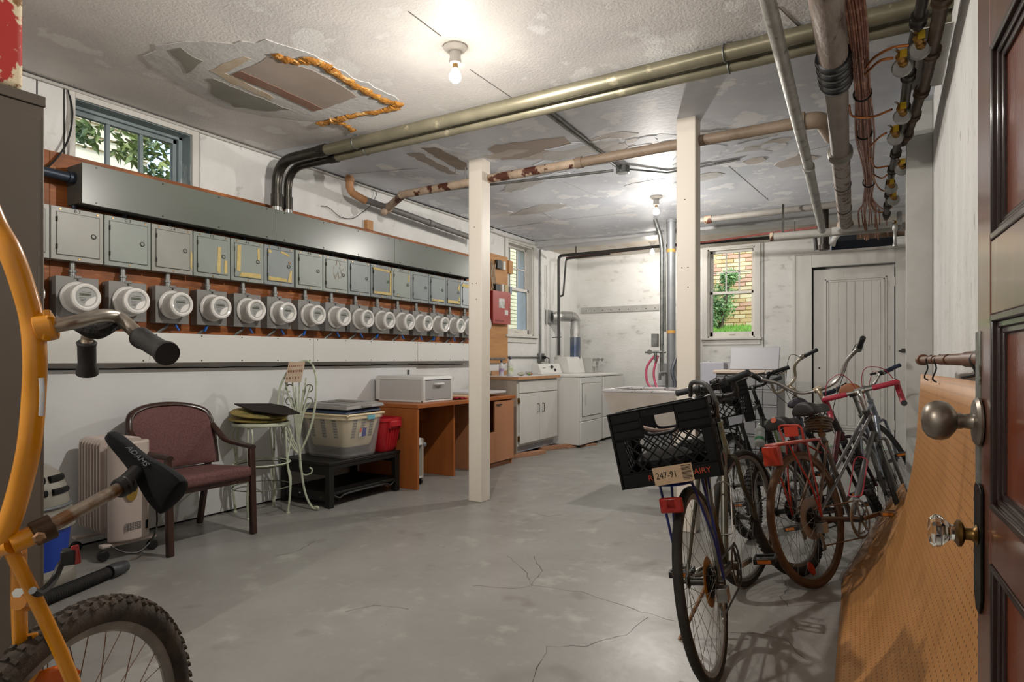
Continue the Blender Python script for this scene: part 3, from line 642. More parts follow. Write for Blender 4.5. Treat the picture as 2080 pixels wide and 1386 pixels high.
obj('peach_elbow',G().tube(fillet([(-4.06,3.99,2.76),(-4.06,3.99,2.62),(-4.06,4.18,2.585)],.1,6),.034,14).lathe([(.042,0),(.042,.03)],(-4.06,3.99,2.71),(0,0,1),14),Pc,th)
obj('run',G().cyl((-4.06,4.16,2.59),(-4.06,6.05,2.52),.030,n=14).lathe([(.036,0),(.036,.06)],(-4.06,5.1,2.555),(0,1,-.037),14),DG,th)
obj('joint',G().sph((-4.06,4.48,2.575),.05,10).cyl((-4.06,4.48,2.575),(-3.70,4.27,2.60),.036,n=12).sph((-4.03,4.40,2.52),.035,8),Rus,th)
obj('end_flange',G().lathe([(.05,0),(.05,.02)],(-4.06,6.02,2.52),(0,1,0),12),Rus,th)
th=thing('ceiling_conduit','thin grey conduit crossing the ceiling to a round junction box','conduit',(-2,4.9,2.7))
cb_=cz(0,0)
obj('run',G().cyl((-3.75,4.62,cb_-.03),(-1.95,4.90,cb_-.03),.012,n=8),Gal,th)
obj('run',G().cyl((-1.88,3.42,cb_-.012),(-1.88,4.86,cb_-.03),.011,n=8).cyl((-1.84,3.42,cb_-.012),(-1.86,4.2,cb_-.012),.008,n=8),Gal,th)
obj('run',G().tube([(-1.85,4.95,cb_-.02),(-1.60,5.25,cb_-.012),(-1.0,5.2,cb_-.012)],.008,8),Gal,th)
jb=obj('junction_box',G().lathe([(.06,0),(.06,-.05),(.055,-.055)][::-1],(-1.88,4.93,cb_),(0,0,1),8),Gal,th,bev=.003)
# small wire conduit tucked in the wall/ceiling corner
one('corner_conduit',G().tube([(XL+.012,.5,2.785),(XL+.012,1.4,2.78),(XL+.012,3.4,2.782),(XL+.012,5.2,2.775),(XL+.012,6.6,2.77)],.011,8).tube([(XL+.02,6.2,2.745),(XL+.02,7.0,2.72),(XL+.025,7.7,2.735)],.009,8),mat('painted_conduit','b3b1ac',.6),'white painted conduit in the corner of wall and ceiling','conduit')
# bulbs
Bulb=mat('glowing_bulb','fff0d8',.3,emit=16)
Porc=mat('porcelain_white','cfcbc4',.35)
UPSIGN=1
def lamp(i,x,y,label,base='porcelain'):
    z=cz(x,y); th=thing('bulb_holder',label,'ceiling light',(x,y,z),'bare bulb ceiling lights')
    obj('canopy',G().lathe([(.06,0),(.062,-.008),(.05,-.022),(.03,-.03),(.028,-.055),(.032,-.075),(.030,-.085),(.020,-.088)][::-1],(x,y,z),(0,0,1),20),Porc,th)
    obj('bulb_neck',G().lathe([(.013,-.088),(.014,-.112)][::-1],(x,y,z),(0,0,1),14),mat('brass','a5875a',.35,.9),th)
    b=obj('bulb',G().lathe([(.014,-.112),(.018,-.122),(.028,-.14),(.031,-.155),(.028,-.170),(.017,-.181),(.0,-.184)][::-1],(x,y,z),(0,0,1),18),Bulb,th)
    L=bpy.data.lights.new('bulb_light','POINT'); L.energy=BULB_W[i]; L.color=(1,.945,.875); L.shadow_soft_size=.035
    # the porcelain holder sits between the bulb and the ceiling: less light goes steeply up
    L.use_nodes=True; n=L.node_tree.nodes; K=L.node_tree.links; em=n['Emission']
    tc=n.new('ShaderNodeTexCoord'); sx_=n.new('ShaderNodeSeparateXYZ'); K.new(tc.outputs['Normal'],sx_.inputs[0])
    m1=n.new('ShaderNodeMath'); m1.operation='MULTIPLY'; m1.inputs[1].default_value=UPSIGN; K.new(sx_.outputs['Z'],m1.inputs[0])
    m2=n.new('ShaderNodeMath'); m2.operation='MAXIMUM'; m2.inputs[1].default_value=.17; K.new(m1.outputs[0],m2.inputs[0])
    m3=n.new('ShaderNodeMath'); m3.operation='DIVIDE'; m3.inputs[0].default_value=.17; K.new(m2.outputs[0],m3.inputs[1])
    m4=n.new('ShaderNodeMath'); m4.operation='POWER'; m4.inputs[1].default_value=1.8; K.new(m3.outputs[0],m4.inputs[0]); K.new(m4.outputs[0],em.inputs['Strength'])
    lo=bpy.data.objects.new('bulb_light',L); COL.objects.link(lo); lo.location=(x,y,z-.21); lo.parent=th; lo.matrix_parent_inverse=world(th).inverted()
lamp(0,*BULB_SPOTS[0],'bare lit bulb in a white holder nearest the camera, on the stained ceiling')
lamp(1,*BULB_SPOTS[1],'bare lit bulb on the ceiling between the two posts')
lamp(2,*BULB_SPOTS[2],'bare lit bulb over the laundry corner, beyond the ceiling beam')
lamp(3,*BULB_SPOTS[3],'added bulb out of view behind the camera, filling the foreground with light')  # unseen fill lamp, added to brighten the foreground
# ================================================================= RIGHT-HAND OVERHEAD PIPES
Soil=mat('cast_iron_soil_pipe','8d8077',.6,c2='665a50',vs=9,stretch=(1,.4,1),c3='40261a',s3=12,t3=(.56,.64),bump=.5,bs=60)
def along(P,z): return [onZ(u,v,z) for u,v in P]
th=thing('soil_pipe','thick rusty cast iron soil pipe hanging under the ceiling at right','pipe',(-.2,4,2.5))
sp=[V((-.17,1.6,2.47)),V((-.205,3.35,2.47)),V((-.25,4.45,2.46)),V((-.34,6.85,2.44))]
obj('pipe_length',G().tube([sp[0],sp[1]],.060,20),Soil,th)
obj('pipe_length',G().tube([sp[1],sp[2]],.052,20),mat('grey_brown_pipe','80766d',.55,c2='726860',vs=6,bump=.2),th)
obj('pipe_length',G().tube([sp[2],sp[3]],.056,20),mat('flaking_pipe','9a938b',.6,c2='8a8178',vs=9,c3='5d3a28',s3=14,t3=(.52,.6),bump=.5,bs=70),th)
dd=(sp[1]-sp[0]).normalized()
for i,o_ in enumerate((-.30,-.22,-.14,-.06)):
    obj('rubber_band',G().lathe([(.060,0),(.070,.004),(.071,.03),(.074,.036),(.071,.042),(.070,.066),(.060,.07)],sp[1]+dd*o_,dd,22),mat('black_shiny_rubber','0b0c0f',.3),th)
    obj('hose_clamp',G().lathe([(.0742,0),(.0742,.003)],sp[1]+dd*(o_+.034),dd,22),Steel,th)
obj('hub_collar',G().lathe([(.052,0),(.070,.01),(.074,.03),(.074,.06),(.064,.075),(.056,.078)],sp[2],(sp[3]-sp[2]).normalized(),22),mat('grey_iron_collar','77746d',.5,.4),th)
obj('hub_collar',G().lathe([(.056,0),(.074,.01),(.076,.06),(.066,.075)],sp[3],(sp[3]-sp[2]).normalized(),22),Rus,th)
for q_ in (.35,.68): obj('fastening_ring',G().torus(sp[2].lerp(sp[3],q_),(sp[3]-sp[2]),.0575,.003,20,5),Steel,th)
th=thing('vent_pipe','slender galvanised pipe slanting under the ceiling left of the soil pipe','pipe',(-.45,5,2.4))
vp=[onZ(1545,-60,2.50),onZ(1642,338,2.40),onZ(1670,468,2.38)]
GalP=mat('mottled_galvanised_pipe','a3a19b',.5,.3,c2='8a8882',vs=9,c3='6e6a63',s3=18,t3=(.6,.7),bump=.3,bs=60)
obj('pipe_length',G().tube(vp[:2],.030,14),GalP,th); obj('pipe_length',G().tube(vp[1:],.033,14).lathe([(.038,0),(.038,.05)],vp[1],(vp[1]-vp[0]).normalized(),14),GalP,th)
# copper bundle
Cop=mat('copper_tube','b07a62',.35,.8,c2='8a5a4a',vs=9,c3='d0a088',s3=15,t3=(.55,.65))
th=thing('copper_bundle','bundle of many thin copper tubes strapped together under the ceiling','copper tubes',(-.1,4,2.5))
cp=[onZ(u,v,2.50) for u,v in ((1722,-60),(1738,30),(1748,140),(1752,190),(1756,270),(1762,330),(1765,370),(1762,400))]
random.seed(21)
for i in range(14):
    a=i*2.4; rr=.0078*math.sqrt(i); P=[]
    for j,p in enumerate(cp):
        q_=1.0+(.5 if j in (4,) else 0); P.append(p+V((math.cos(a)*rr*1.2*q_+random.uniform(-.003,.003),0,math.sin(a)*rr*q_+random.uniform(-.003,.003))))
    end=P[-1]; e2=end+V((math.cos(a)*.05+ (i-7)*.007,.55,-.02+math.sin(a)*.02)); e3=e2+V((random.uniform(-.03,.03),.35,-.16))
    obj('copper_tube',G().tube(spline(P+[end.lerp(e2,.5)+V((0,0,-.01)),e2,e3],3),.0052,6),Cop,th)
for j in (3,4,6): obj('cable_tie',G().torus(cp[j],(cp[j]-cp[j-1]),.040,.005,14,5),Blk,th)
# gas manifold: black pipes, shut-off valves, yellow tags and copper branches
Gas=mat('black_iron_pipe','2b2724',.45,.4,c2='3b332b',vs=12); GasB=mat('brown_iron_pipe','5c4a39',.5,.4,c2='463729',vs=9)
th=thing('gas_manifold','black and brown iron gas pipes with valves along the right wall top','pipes',(.1,4,2.5))
mp=[V((.128,y,2.52)) for y in (1.9,2.9,4.0,5.0,6.2,7.6)]; mp=[V((.135,1.9,2.55)),V((.13,2.7,2.53)),V((.095,3.3,2.50)),V((.075,4.1,2.46)),V((.03,5.2,2.44)),V((.0,6.6,2.42))]
m2=[V((.185,1.9,2.50)),V((.175,2.95,2.47)),V((.165,3.6,2.50)),V((.12,4.3,2.50)),V((.09,4.61,2.50))]
obj('black_pipe',G().tube(mp,.022,12),Gas,th); obj('brown_pipe',G().tube(m2,.026,12),GasB,th)
for P,m_,r in ((mp,Gas,.022),(m2,GasB,.026)):
    for i in range(len(P)-1):
        d=(P[i+1]-P[i]); k=max(1,int(d.length/.34))
        for j in range(k):
            p=P[i]+d*((j+.5)/k); obj('pipe_fitting',G().lathe([(r,-.035),(r+.010,-.033),(r+.011,-.02),(r+.005,-.015),(r+.005,.015),(r+.011,.02),(r+.010,.033),(r,.035)],p,d.normalized(),10),m_,th)
Brs=mat('brass_valve','8f6a35',.4,.8); YTg=mat('yellow_tag','c9a51d',.5); Zn=mat('zinc_casting','a9a9a6',.4,.5,c2='8a8a88',vs=9)
for i,(u,v,zz_) in enumerate(((1868,85,2.47),(1832,122,2.44),(1832,225,2.42),(1818,270,2.42),(1832,335,2.38),(1810,375,2.38),(1815,400,2.36),(1822,455,2.34))):
    p=onZ(u,v,zz_)
    vv=obj('valve',G().lathe([(.012,-.04),(.02,-.035),(.02,-.015),(.012,-.01),(.012,.01),(.02,.015),(.02,.035),(.012,.04)],p,(.2,1,-.1),8),Brs,th)
    obj('meter_cap',G().lathe([(.0,0),(.035,.004),(.042,.014),(.03,.022),(.018,.03),(.018,.08),(.022,.085),(.022,.1)],p+V((.0,.03,-.02)),(.1,1,.35),14,),Zn,vv)
    obj('valve_tag',G().bx(p.x-.008,p.x+.018,p.y-.045,p.y-.04,p.z-.005,p.z+.028),YTg,vv)
    obj('valve_lever',G().bar(p+V((0,-.02,.015)),p+V((-.03,-.09,.02)),.012,.003),Chr,vv)
for i,P in enumerate(([(1758,140),(1775,118),(1810,98),(1845,92)],[(1758,152),(1785,125),(1815,118)],[(1725,215),(1732,236),(1770,238),(1812,222)],[(1766,300),(1785,280),(1800,270)],[(1768,320),(1778,340),(1800,338),(1814,337)],[(1770,350),(1782,378),(1795,388),(1806,384)],[(1772,410),(1782,430),(1800,430),(1812,420)],[(1770,352),(1790,362),(1802,355)])):
    obj('copper_branch',G().tube(spline([onZ(u,v,2.47) for u,v in P],7),.0062,6),mat('bright_copper','b3703f',.3,.9),th)
one('perforated_strap',G().bar(onY(1843,275,4.628),onY(1892,265,4.628),.004,.028),mat('strap_zinc','a5a5a1',.45,.5),'short perforated metal strap across the pilaster','strap')
# wooden block and duct piece by the right wall top
one('wall_plate',G().bx(.10,.245,3.2,3.9,2.56,2.565),WdW,'pale sheet fixed above the right hand gas pipes','sheet')
# black gas line along the back + red line + lower pipes
th=thing('gas_line','long black iron gas line running across in front of the laundry wall','pipe',(-2,7.9,2.5))
IronB=mat('black_painted_line','2d2c2a',.5,c2='3a3835',vs=8)
gl=fillet([onY(1135,722,7.92),onY(1135,520,7.92),onY(1358,499,7.92),onY(1655,476,7.6),onY(1658,508,7.6)],.06,5)
obj('main_line',G().tube(gl,.021,12),IronB,th)
obj('branch_line',G().tube(fillet([onY(1136,602,7.94),onY(1144,601,7.94),onY(1150,526,7.96),onY(1240,516,7.98)],.04,4),.014,8),IronB,th)
p=onY(1170,517,7.92); obj('hanger_rod',G().cyl(p,(p.x,p.y,cz(0,0)),.008,n=6).lathe([(.03,0),(.03,.006)],(p.x,p.y,cz(0,0)-.006),(0,0,1),10),Steel,th)
obj('valve',G().bar(onY(1122,686,7.92),onY(1140,685,7.92),.02,.012),IronB,th)
one('red_line',G().tube([onY(1150,524,8.1),onY(1340,502,8.0),onY(1440,491,7.7),onY(1590,470,7.3),onY(1660,462,7.2)],.012,8),mat('dull_red_pipe','8a4a42',.55,c2='6d3a35',vs=8),'thin dull red line running beside the black gas line','pipe')
th=thing('water_main','grey horizontal pipe under the ceiling right of the second post','pipe',(-.9,6.6,2.68))
obj('run',G().cyl(onY(1400,450,6.9),onY(1720,413,6.9),.034,n=14),mat('grey_painted_main','8f8c86',.55,c2='7f7b74',vs=6,bump=.3),th)
obj('union',G().lathe([(.044,0),(.044,.07)],onY(1432,447,6.9),(1,0,0),12),Rus,th)
th=thing('low_crosspipe','grey pipe hung on a perforated strap above the closet door','pipe',(-.6,6.8,2.5))
obj('run',G().cyl(onY(1572,481,6.8),onY(1840,460,6.8),.040,n=14),mat('pale_grey_pipe','a19e98',.5,c2='8d8a83',vs=5,bump=.2),th)
obj('open_end',G().lathe([(.044,0),(.044,.03),(.03,.03)],onY(1571,481,6.8),(-1,0,0),14),Rus,th)
obj('white_sleeve',G().lathe([(.043,0),(.043,.5)],onY(1690,471,6.8),(1,0,0),16),WdW,th)
obj('strap',G().bar(onY(1591,415,6.76),onY(1590,472,6.76),.022,.003),Steel,th); obj('hanger_rod',G().cyl(onY(1614,450,6.8),onY(1613,472,6.8),.006,n=6),Steel,th)
th=thing('stub_pipes','dark stub pipes and elbows dropping above the closet door','pipes',(-.5,7.5,2.5))
obj('black_stub',G().cyl(onY(1675,470,7.3),(onY(1675,470,7.3).x,7.3,2.75),.04,n=10).cyl(onY(1675,470,7.3),onY(1674,508,7.3),.045,n=12).lathe([(.055,0),(.055,.05)],onY(1674,498,7.3),(0,0,-1),12),Gas,th)
obj('white_elbow',G().tube(fillet([onY(1720,462,7.3),onY(1695,482,7.3),onY(1690,500,7.3)],.06),.030,10),WdW,th)
obj('cross_pipe',G().cyl(onY(1740,478,7.9),onY(1838,470,7.9),.05,n=12),mat('brown_pipe','5d4a3a',.6),th)
obj('drop_valve',G().lathe([(.014,0),(.02,.01),(.02,.05),(.012,.06),(.012,.16),(.018,.17),(.018,.19)],onY(1818,455,6.2),(0,0,-1),10).lathe([(.014,0),(.02,.01),(.02,.1),(.012,.11)],onY(1827,430,6.2),(0,0,-1),10),Zn,th)
th=thing('riser_pipes','grey upright riser pipes rising behind the second post','pipes',(-2.11,7.0,0))
obj('large_riser',G().cyl((-2.09,7.0,.0),(-2.09,7.0,2.70),.048,n=16).lathe([(.06,0),(.058,.03)],(-2.09,7.0,2.69),(0,0,1),14),mat('riser_grey','858789',.45,.3,c2='77797b',vs=6),th)
obj('small_riser',G().tube([(-2.19,6.98,.95),(-2.19,6.98,2.40),(-2.21,6.98,2.55),(-2.27,6.98,2.74)],.024,12),Gal,th)
obj('small_riser',G().tube([(-2.145,6.95,1.45),(-2.145,6.95,2.70)],.014,8),Gal,th)
for z in (1.43,2.35): obj('ochre_band',G().lathe([(.0495,0),(.0495,.035)],(-2.09,7.0,z),(0,0,1),16),mat('ochre_tape','b98d4a',.6),th)
one('switch_box',G().bx(-2.30,-2.23,6.93,7.0,1.28,1.43),Gal,'grey switch box fixed to the riser pipes','electrical box',bev=.004)
hs_=G().tube(spline([(-2.24,6.93,1.2),(-2.34,6.90,1.05),(-2.33,6.88,.88),(-2.25,6.86,.80)],6),.014,8).tube(spline([(-2.22,6.93,1.18),(-2.26,6.9,1.0),(-2.23,6.88,.85),(-2.18,6.86,.8)],6),.014,8)
one('red_hoses',hs_,mat('pink_red_hose','b0506a',.45),'pair of pinkish red washer hoses behind the sink','hose')
one('washer_tap',G().cyl((-2.36,6.9,1.22),(-2.12,6.9,1.22),.012,n=8).cyl((-2.24,6.9,1.22),(-2.24,6.9,1.12),.018,n=8).lathe([(.03,0),(.03,.012)],(-2.30,6.88,1.22),(0,-1,0),8).cyl((-2.15,6.9,1.3),(-2.15,6.9,.95),.012,n=8),Gal,'small taps feeding the red washer hoses','tap')
one('black_hose',G().tube(spline([(-2.0,6.88,1.15),(-2.02,6.8,1.0),(-1.98,6.78,.86),(-2.0,6.72,.70),(-2.0,6.72,.4),(-2.0,6.8,.02)],6),.02,8),mat('dark_grey_hose','3c4048',.5),'dark grey drain hose curling towards the sink','hose')
# ================================================================= LEFT WALL FURNITURE
# --- armchair, facing the room (+x)
Wood=mat('dark_walnut','3d241b',.35,c2='2b1812',vs=6,stretch=(1,1,.2),coat=.2)
Fab=mat('burgundy_tweed','5e3e3d',.85,c2='6f4d4b',vs=90,bump=.4,bs=260,det=2)
th=thing('armchair','burgundy upholstered armchair with dark curved wooden arms beside the oil heater','chair',(-3.82,2.36,0))
ya,yb=2.085,2.640
for yy in (ya,yb):
    obj('leg',G().bar((-3.555,yy,0),(-3.575,yy,.56),.032,.040,(0,1,0)),Wood,th,bev=.006)
    obj('leg',G().bar((-4.11,yy+(.02 if yy==ya else -.02),0),(-4.02,yy+(.01 if yy==ya else -.01),.46),.034,.036,(0,1,0)),Wood,th,bev=.006)
obj('seat',G().grid(lambda a,b:(-3.545-.50*a, ya+.02+(yb-ya-.04)*b, .44+.018*math.sin(math.pi*b)**.5-.025*a+.012*math.sin(math.pi*min(a*6,.5)) ),16,14),Fab,th,solid=0) if False else None
g=G()
def seatv(a,b,t):
    rr=.03; x=-3.535-.52*a; y=ya+.018+(yb-ya-.036)*b
    z=(.452-.03*a+.014*math.sin(math.pi*b)**.6) if t else .375-.02*a
    return (x,y,z)
obj('seat',G().hexa([seatv(0,0,0),seatv(0,1,0),seatv(1,1,0),seatv(1,0,0),seatv(0,0,1),seatv(0,1,1),seatv(1,1,1),seatv(1,0,1)]),Fab,th,bev=.028,seg=5)
obj('seat_rail',G().bx(-3.56,-4.04,ya+.02,yb-.02,.345,.378),Wood,th,bev=.004)
# back: arched panel leaning
BW_=.262
def backpt(u_,z,off=0):
    # u_ from -1..1 across, z height; curve forward at sides
    t=(z-.42)/.42; return V((-4.00-.10*t+.06*abs(u_)**2.5+off, (ya+yb)/2+u_*BW_*(1 if z<.6 else 1), z))
def backtop(u_): return .80-.06*abs(u_)**3
g=G()
def bf(a,b):
    u_=-1+2*a; z=.44+(backtop(u_)+.022-.44)*b; k=1.02-.05*(b**8); p=backpt(u_*k,z,.022*(1-abs(u_)**4)*(1-abs(2*b-1)**4)); return p
obj('backrest',G().grid(bf,22,14),Fab,th,solid=.045,bev=.006)
rail=[backpt(u_,z) for u_,z in ((-1.03,.44),(-1.05,.56),(-1.05,.68),(-1.0,.765),(-.85,.805),(-.5,.832),(0,.843),(.5,.832),(.85,.805),(1.0,.765),(1.05,.68),(1.05,.56),(1.03,.44))]
obj('back_frame',G().tube(spline(rail,5),.021,10,flat=.9),Wood,th)
for s_,yy in ((-1,ya),(1,yb)):
    a=backpt(1.05*s_,.70); P=[a,a+V((.06,.002*s_,-.045)),V((-3.86,yy+.01*s_,.595)),V((-3.70,yy+.01*s_,.575)),V((-3.60,yy,.572)),V((-3.555,yy,.566))]
    obj('armrest',G().tube(spline(P,6),.021,10,rs=None,flat=.8),Wood,th)
# --- oil heater
Htr=mat('heater_beige','c3b6ae',.35,c2='b8aba3',vs=4); HtG=mat('heater_fin_grey','a29d99',.4)
# stands perpendicular to the wall: fins run along x, stacked along y
th=thing('oil_heater','beige finned oil heater on castors between the vacuum and the armchair','heater',(-3.93,1.93,0))
hx0,hx1=-4.14,-3.86; 
hY=1.60
TH_=MX.Translation((-3.79,1.975,0))@MX.Rotation(R_(-92),4,'Z')
for i in range(8):
    y=-.085-i*.036
    g=G(TH_); pts=[]
    z0,z1,x0,x1,r=.13,.68,-.12,.12,.04
    for cx_,cy_,a0 in ((x1-r,z1-r,0),(x0+r,z1-r,90),(x0+r,z0+r,180),(x1-r,z0+r,270)):
        for q_ in range(5): t=R_(a0+q_*22.5); pts.append((cx_+r*math.cos(t),y,cy_+r*math.sin(t)))
    g.prism(pts,(0,.012,0)); g.tube([( -.085,y+.006,.17),(-.085,y+.006,.64)],.016,8).tube([(.085,y+.006,.17),(.085,y+.006,.64)],.016,8).tube([(0,y+.006,.17),(0,y+.006,.64)],.013,8)
    f_=obj('heater_fin',g,Htr,th,bev=.003)
g=G(TH_); pts=[]
for t in range(24): a=2*math.pi*t/24; pts.append((.112*math.cos(a)*1,.055*math.sin(a)*(1.35 if math.sin(a)>0 else .7),.10))
g.prism(pts,(0,0,.57)); hb=obj('control_housing',g,Htr,th,bev=.012,seg=3)
obj('control_panel',G(TH_).prism([(.035*math.cos(t)+.02,.077,.40+.065*math.sin(t)*(1.1)) for t in [k*math.pi/9 for k in range(18)]],(0,.003,0)),mat('gold_control_plate','9a7e3a',.4,.4),hb)
obj('power_switch',G(TH_).bx(.01,.032,.079,.085,.425,.445),mat('switch_red','c0282a',.3,emit=.0),hb)
g=G(TH_)
for r in range(5): 
    for c_ in range(7): g.bx(-.035+c_*.013,-.026+c_*.013,.074,.0765,.165+r*.009,.169+r*.009)
obj('rating_text',g,mat('grey_print','5b5d5d',.6),hb)
obj('vent_slots',G(TH_).bx(-.085,-.083,.045,.0552,.15,.20).bx(-.078,-.076,.050,.060,.15,.20).bx(-.071,-.069,.053,.064,.15,.20),Dk,hb)
for yy in (.0,-.33):
    obj('foot_bar',G(TH_).bx(-.15,.15,yy-.025,yy+.025,.075,.095),Htr,th,bev=.006)
    for s_ in (-1,1): obj('castor',G(TH_).cyl((s_*.135,yy-.015,.032),(s_*.135,yy+.015,.032),.030,n=14),Blk,th,bev=.004)
obj('power_cord',G(TH_).tube(spline([(-.10,.03,.40),(-.13,.06,.25),(-.10,.10,.12),(.0,.14,.05),(.08,.12,.06),(.13,.08,.1)],6),.005,6),Blk,th)
# --- shop vacuum
VcG=mat('vacuum_grey_beige','8e8a80',.45,c2='7f7b72',vs=6); VcB=mat('vacuum_blue','1d3fa0',.4)
vx,vy=-3.62,1.40
th=thing('shop_vacuum','grey and blue drum vacuum standing behind the tall cabinet','vacuum',(vx,vy,0))
obj('drum',G().lathe([(.16,.10),(.165,.12),(.185,.30),(.19,.315)],(vx,vy,0),n=32),VcB,th)
obj('base_tray',G().lathe([(.20,.03),(.21,.05),(.20,.10),(.17,.12)],(vx,vy,0),n=32),VcG,th)
obj('collar',G().lathe([(.19,.312),(.205,.32),(.208,.36),(.195,.40),(.18,.405)],(vx,vy,0),n=32),VcG,th)
hd=obj('motor_head',G().lathe([(.18,.405),(.178,.45),(.165,.52),(.135,.585),(.09,.62),(.04,.635),(0,.637)],(vx,vy,0),n=32),VcG,th)
for z,rr,hh in ((.50,.172,.022),(.56,.150,.026)):
    for a in (-10,35): 
        P=[V((vx+rr*math.cos(R_(a+t)),vy+rr*math.sin(R_(a+t)),z)) for t in range(-18,19,6)]
        obj('vent_slot',G().tube(P,hh*.55,8,flat=1.3),Dk,hd)
obj('trim_ring',G().torus((vx,vy,.425),(0,0,1),.183,.008,32,6),mat('grey_rubber_ring','5b6064',.5),hd)
for a in (20,110,200,290): obj('castor',G().sph((vx+.18*math.cos(R_(a)),vy+.18*math.sin(R_(a)),.022),.022,8),Blk,th)
# hose on the floor
ha=onZ(40,1238,.035); hb_=onZ(222,1163,.035)
th=thing('vacuum_hose','ribbed black vacuum hose with a smooth cuff lying on the floor','hose',(ha.x,ha.y,0))
d=(hb_-ha).normalized(); L_=(hb_-ha).length
prof=[]; k=int(L_/.0065)
for i in range(k): prof+= [(.029 if i%2 else .033,i*.0065)]
obj('ribbed_hose',G().lathe(prof,ha,d,18),BlkR,th)
obj('cuff',G().lathe([(.034,0),(.037,.004),(.037,.06),(.033,.068),(.032,.10),(.030,.105),(.026,.105),(.026,.05)],hb_,d,20),mat('cuff_grey','37393b',.45),th)
# --- wrought iron bistro bar stool with fan back
Irn=mat('mint_white_iron','a9b39b',.5,c2='c6cbb8',vs=14,c3='5a5444',s3=20,t3=(.6,.68)); IrnD=mat('mint_iron_dark','77806a',.5,c2='4f5446',vs=14)
sx,sy=-3.985,3.03; zs=.665
th=thing('iron_bar_stool','tall mint green wrought iron bar stool with a scrolled leaf back','stool',(sx,sy,0))
obj('seat_ring',G().torus((sx,sy,zs),(0,0,1),.195,.011,36,8,flat=1.3),Irn,th)
obj('seat_plate',G().lathe([(0,zs-.01),(.19,zs-.012),(.19,zs-.006)],(sx,sy,0),n=30),mat('rusty_seat_underside','5a4028',.8,c2='8a7a50',vs=14),th)
for a in (-62,28,118,208):
    ca,sa=math.cos(R_(a)),math.sin(R_(a)); tx,ty=-sa,ca
    def pp(r,z,t=0): return V((sx+ca*r+tx*t,sy+sa*r+ty*t,z))
    obj('leg',G().tube(spline([pp(.185,zs-.01,-.012),pp(.19,.55,-.012),pp(.195,.42,-.008),pp(.20,.33,0),pp(.215,.24,.0),pp(.215,.12,-.006),pp(.20,.012,-.006)],5),.0075,7)
        .tube(spline([pp(.185,zs-.01,.012),pp(.21,.58,.03),pp(.20,.46,.014),pp(.198,.36,0),pp(.21,.27,.024),pp(.214,.14,.006),pp(.20,.012,.004)],5),.0065,7),Irn,th)
    obj('foot',G().lathe([(.016,0),(.016,.006),(.009,.014)],pp(.20,0),(0,0,1),10),Irn,th)
obj('foot_ring',G().torus((sx,sy,.375),(0,0,1),.198,.010,36,6,flat=.5),Irn,th)
obj('foot_ring',G().torus((sx,sy,.36),(0,0,1),.178,.005,36,6),IrnD,th)
obj('brace_ring',G().torus((sx,sy,.20),(0,0,1),.205,.004,36,6),IrnD,th)
# fan shaped back, on the +y side, drawn as a leaf outline leaning away
bo=V((-3.80,3.255,.50)); T_=frame((-3.86,3.26,.42),(.86,.5,0),(.06,.10,1))
def bk(x,z): return T_@V((x,z,0))
obj('back_outline',G().tube(spline([bk(x,z) for x,z in ((0,0),(-.05,.06),(-.12,.18),(-.165,.34),(-.15,.50),(-.09,.63),(0,.70),(.08,.70),(.125,.60),(.13,.45),(.115,.30),(.08,.16),(.03,.04),(0,0))],5),.009,7),Irn,th)
obj('back_outline',G().tube(spline([bk(x,z) for x,z in ((-.01,.05),(-.08,.2),(-.125,.36),(-.11,.5),(-.06,.60),(0,.65))],5),.005,6),Irn,th)
for x,z in ((-.11,.60),(-.085,.48),(-.06,.63),(-.03,.56),(0,.655),(.03,.54),(.05,.63),(.085,.57),(.10,.44)):
    obj('back_ray',G().tube(spline([bk(0,.05),bk(x*.35,.30),bk(x,z-.05)],5),.0055,6),Irn,th)
for s_ in (-1,1):
    for z in (.40,.50):
        P=[bk(s_*.01,.30)]+[bk(s_*(.045+.0*z),z-.02)]+[bk(s_*(.075+.028*math.cos(t)),z+.028*math.sin(t)) for t in [math.pi-k*.8 for k in range(7)]]
        obj('scroll',G().tube(spline(P,4),.0045,6),IrnD,th)
obj('lower_scroll',G().tube(spline([bk(x,z) for x,z in ((0,0),(-.05,.10),(-.10,.20),(-.13,.14),(-.11,.08))],5),.006,6).tube(spline([bk(x,z) for x,z in ((.01,.0),(.02,-.12),(.05,-.16),(.10,-.15),(.11,-.12),(.09,-.105)) ],5),.006,6),Irn,th)
obj('rear_prop',G().tube(spline([(-3.80,3.22,.50),(-3.80,3.24,.30),(-3.79,3.27,.12),(-3.74,3.29,.02),(-3.68,3.29,.008),(-3.67,3.28,.03),(-3.69,3.27,.03)],6),.0085,7),Irn,th)
sg=thing('paper_sign','worn paper sign with faded red writing tied to the top of the iron stool back','sign',bk(-.02,.62))
Ts=frame(bk(-.045,.59)+V((.03,-.02,.03)),(.86,.5,.05),(.10,.14,1))
obj('sheet',G(Ts).prism([(-.075,-.07,0),(.05,-.075,0),(.085,.08,0),(-.04,.085,0)],(0,0,.002)),mat('aged_paper','c9b7a2',.8,c2='bfa78f',vs=14),sg)
random.seed(9); g=G(Ts)
for r,(y,hh,n_) in enumerate(((.05,.010,7),(.012,.020,9),(-.04,.018,5))):
    for c_ in range(n_): x=-.05+c_*.11/n_+ y*.25; g.bx(x,x+.006,y-hh/2,y+hh/2,.002,.0028).bx(x,x+.008,y-.0+random.uniform(-hh,hh)/2,y+.003,.002,.0028)
obj('faded_writing',g,mat('faded_sign_ink','8a5c4a',.8),sg)
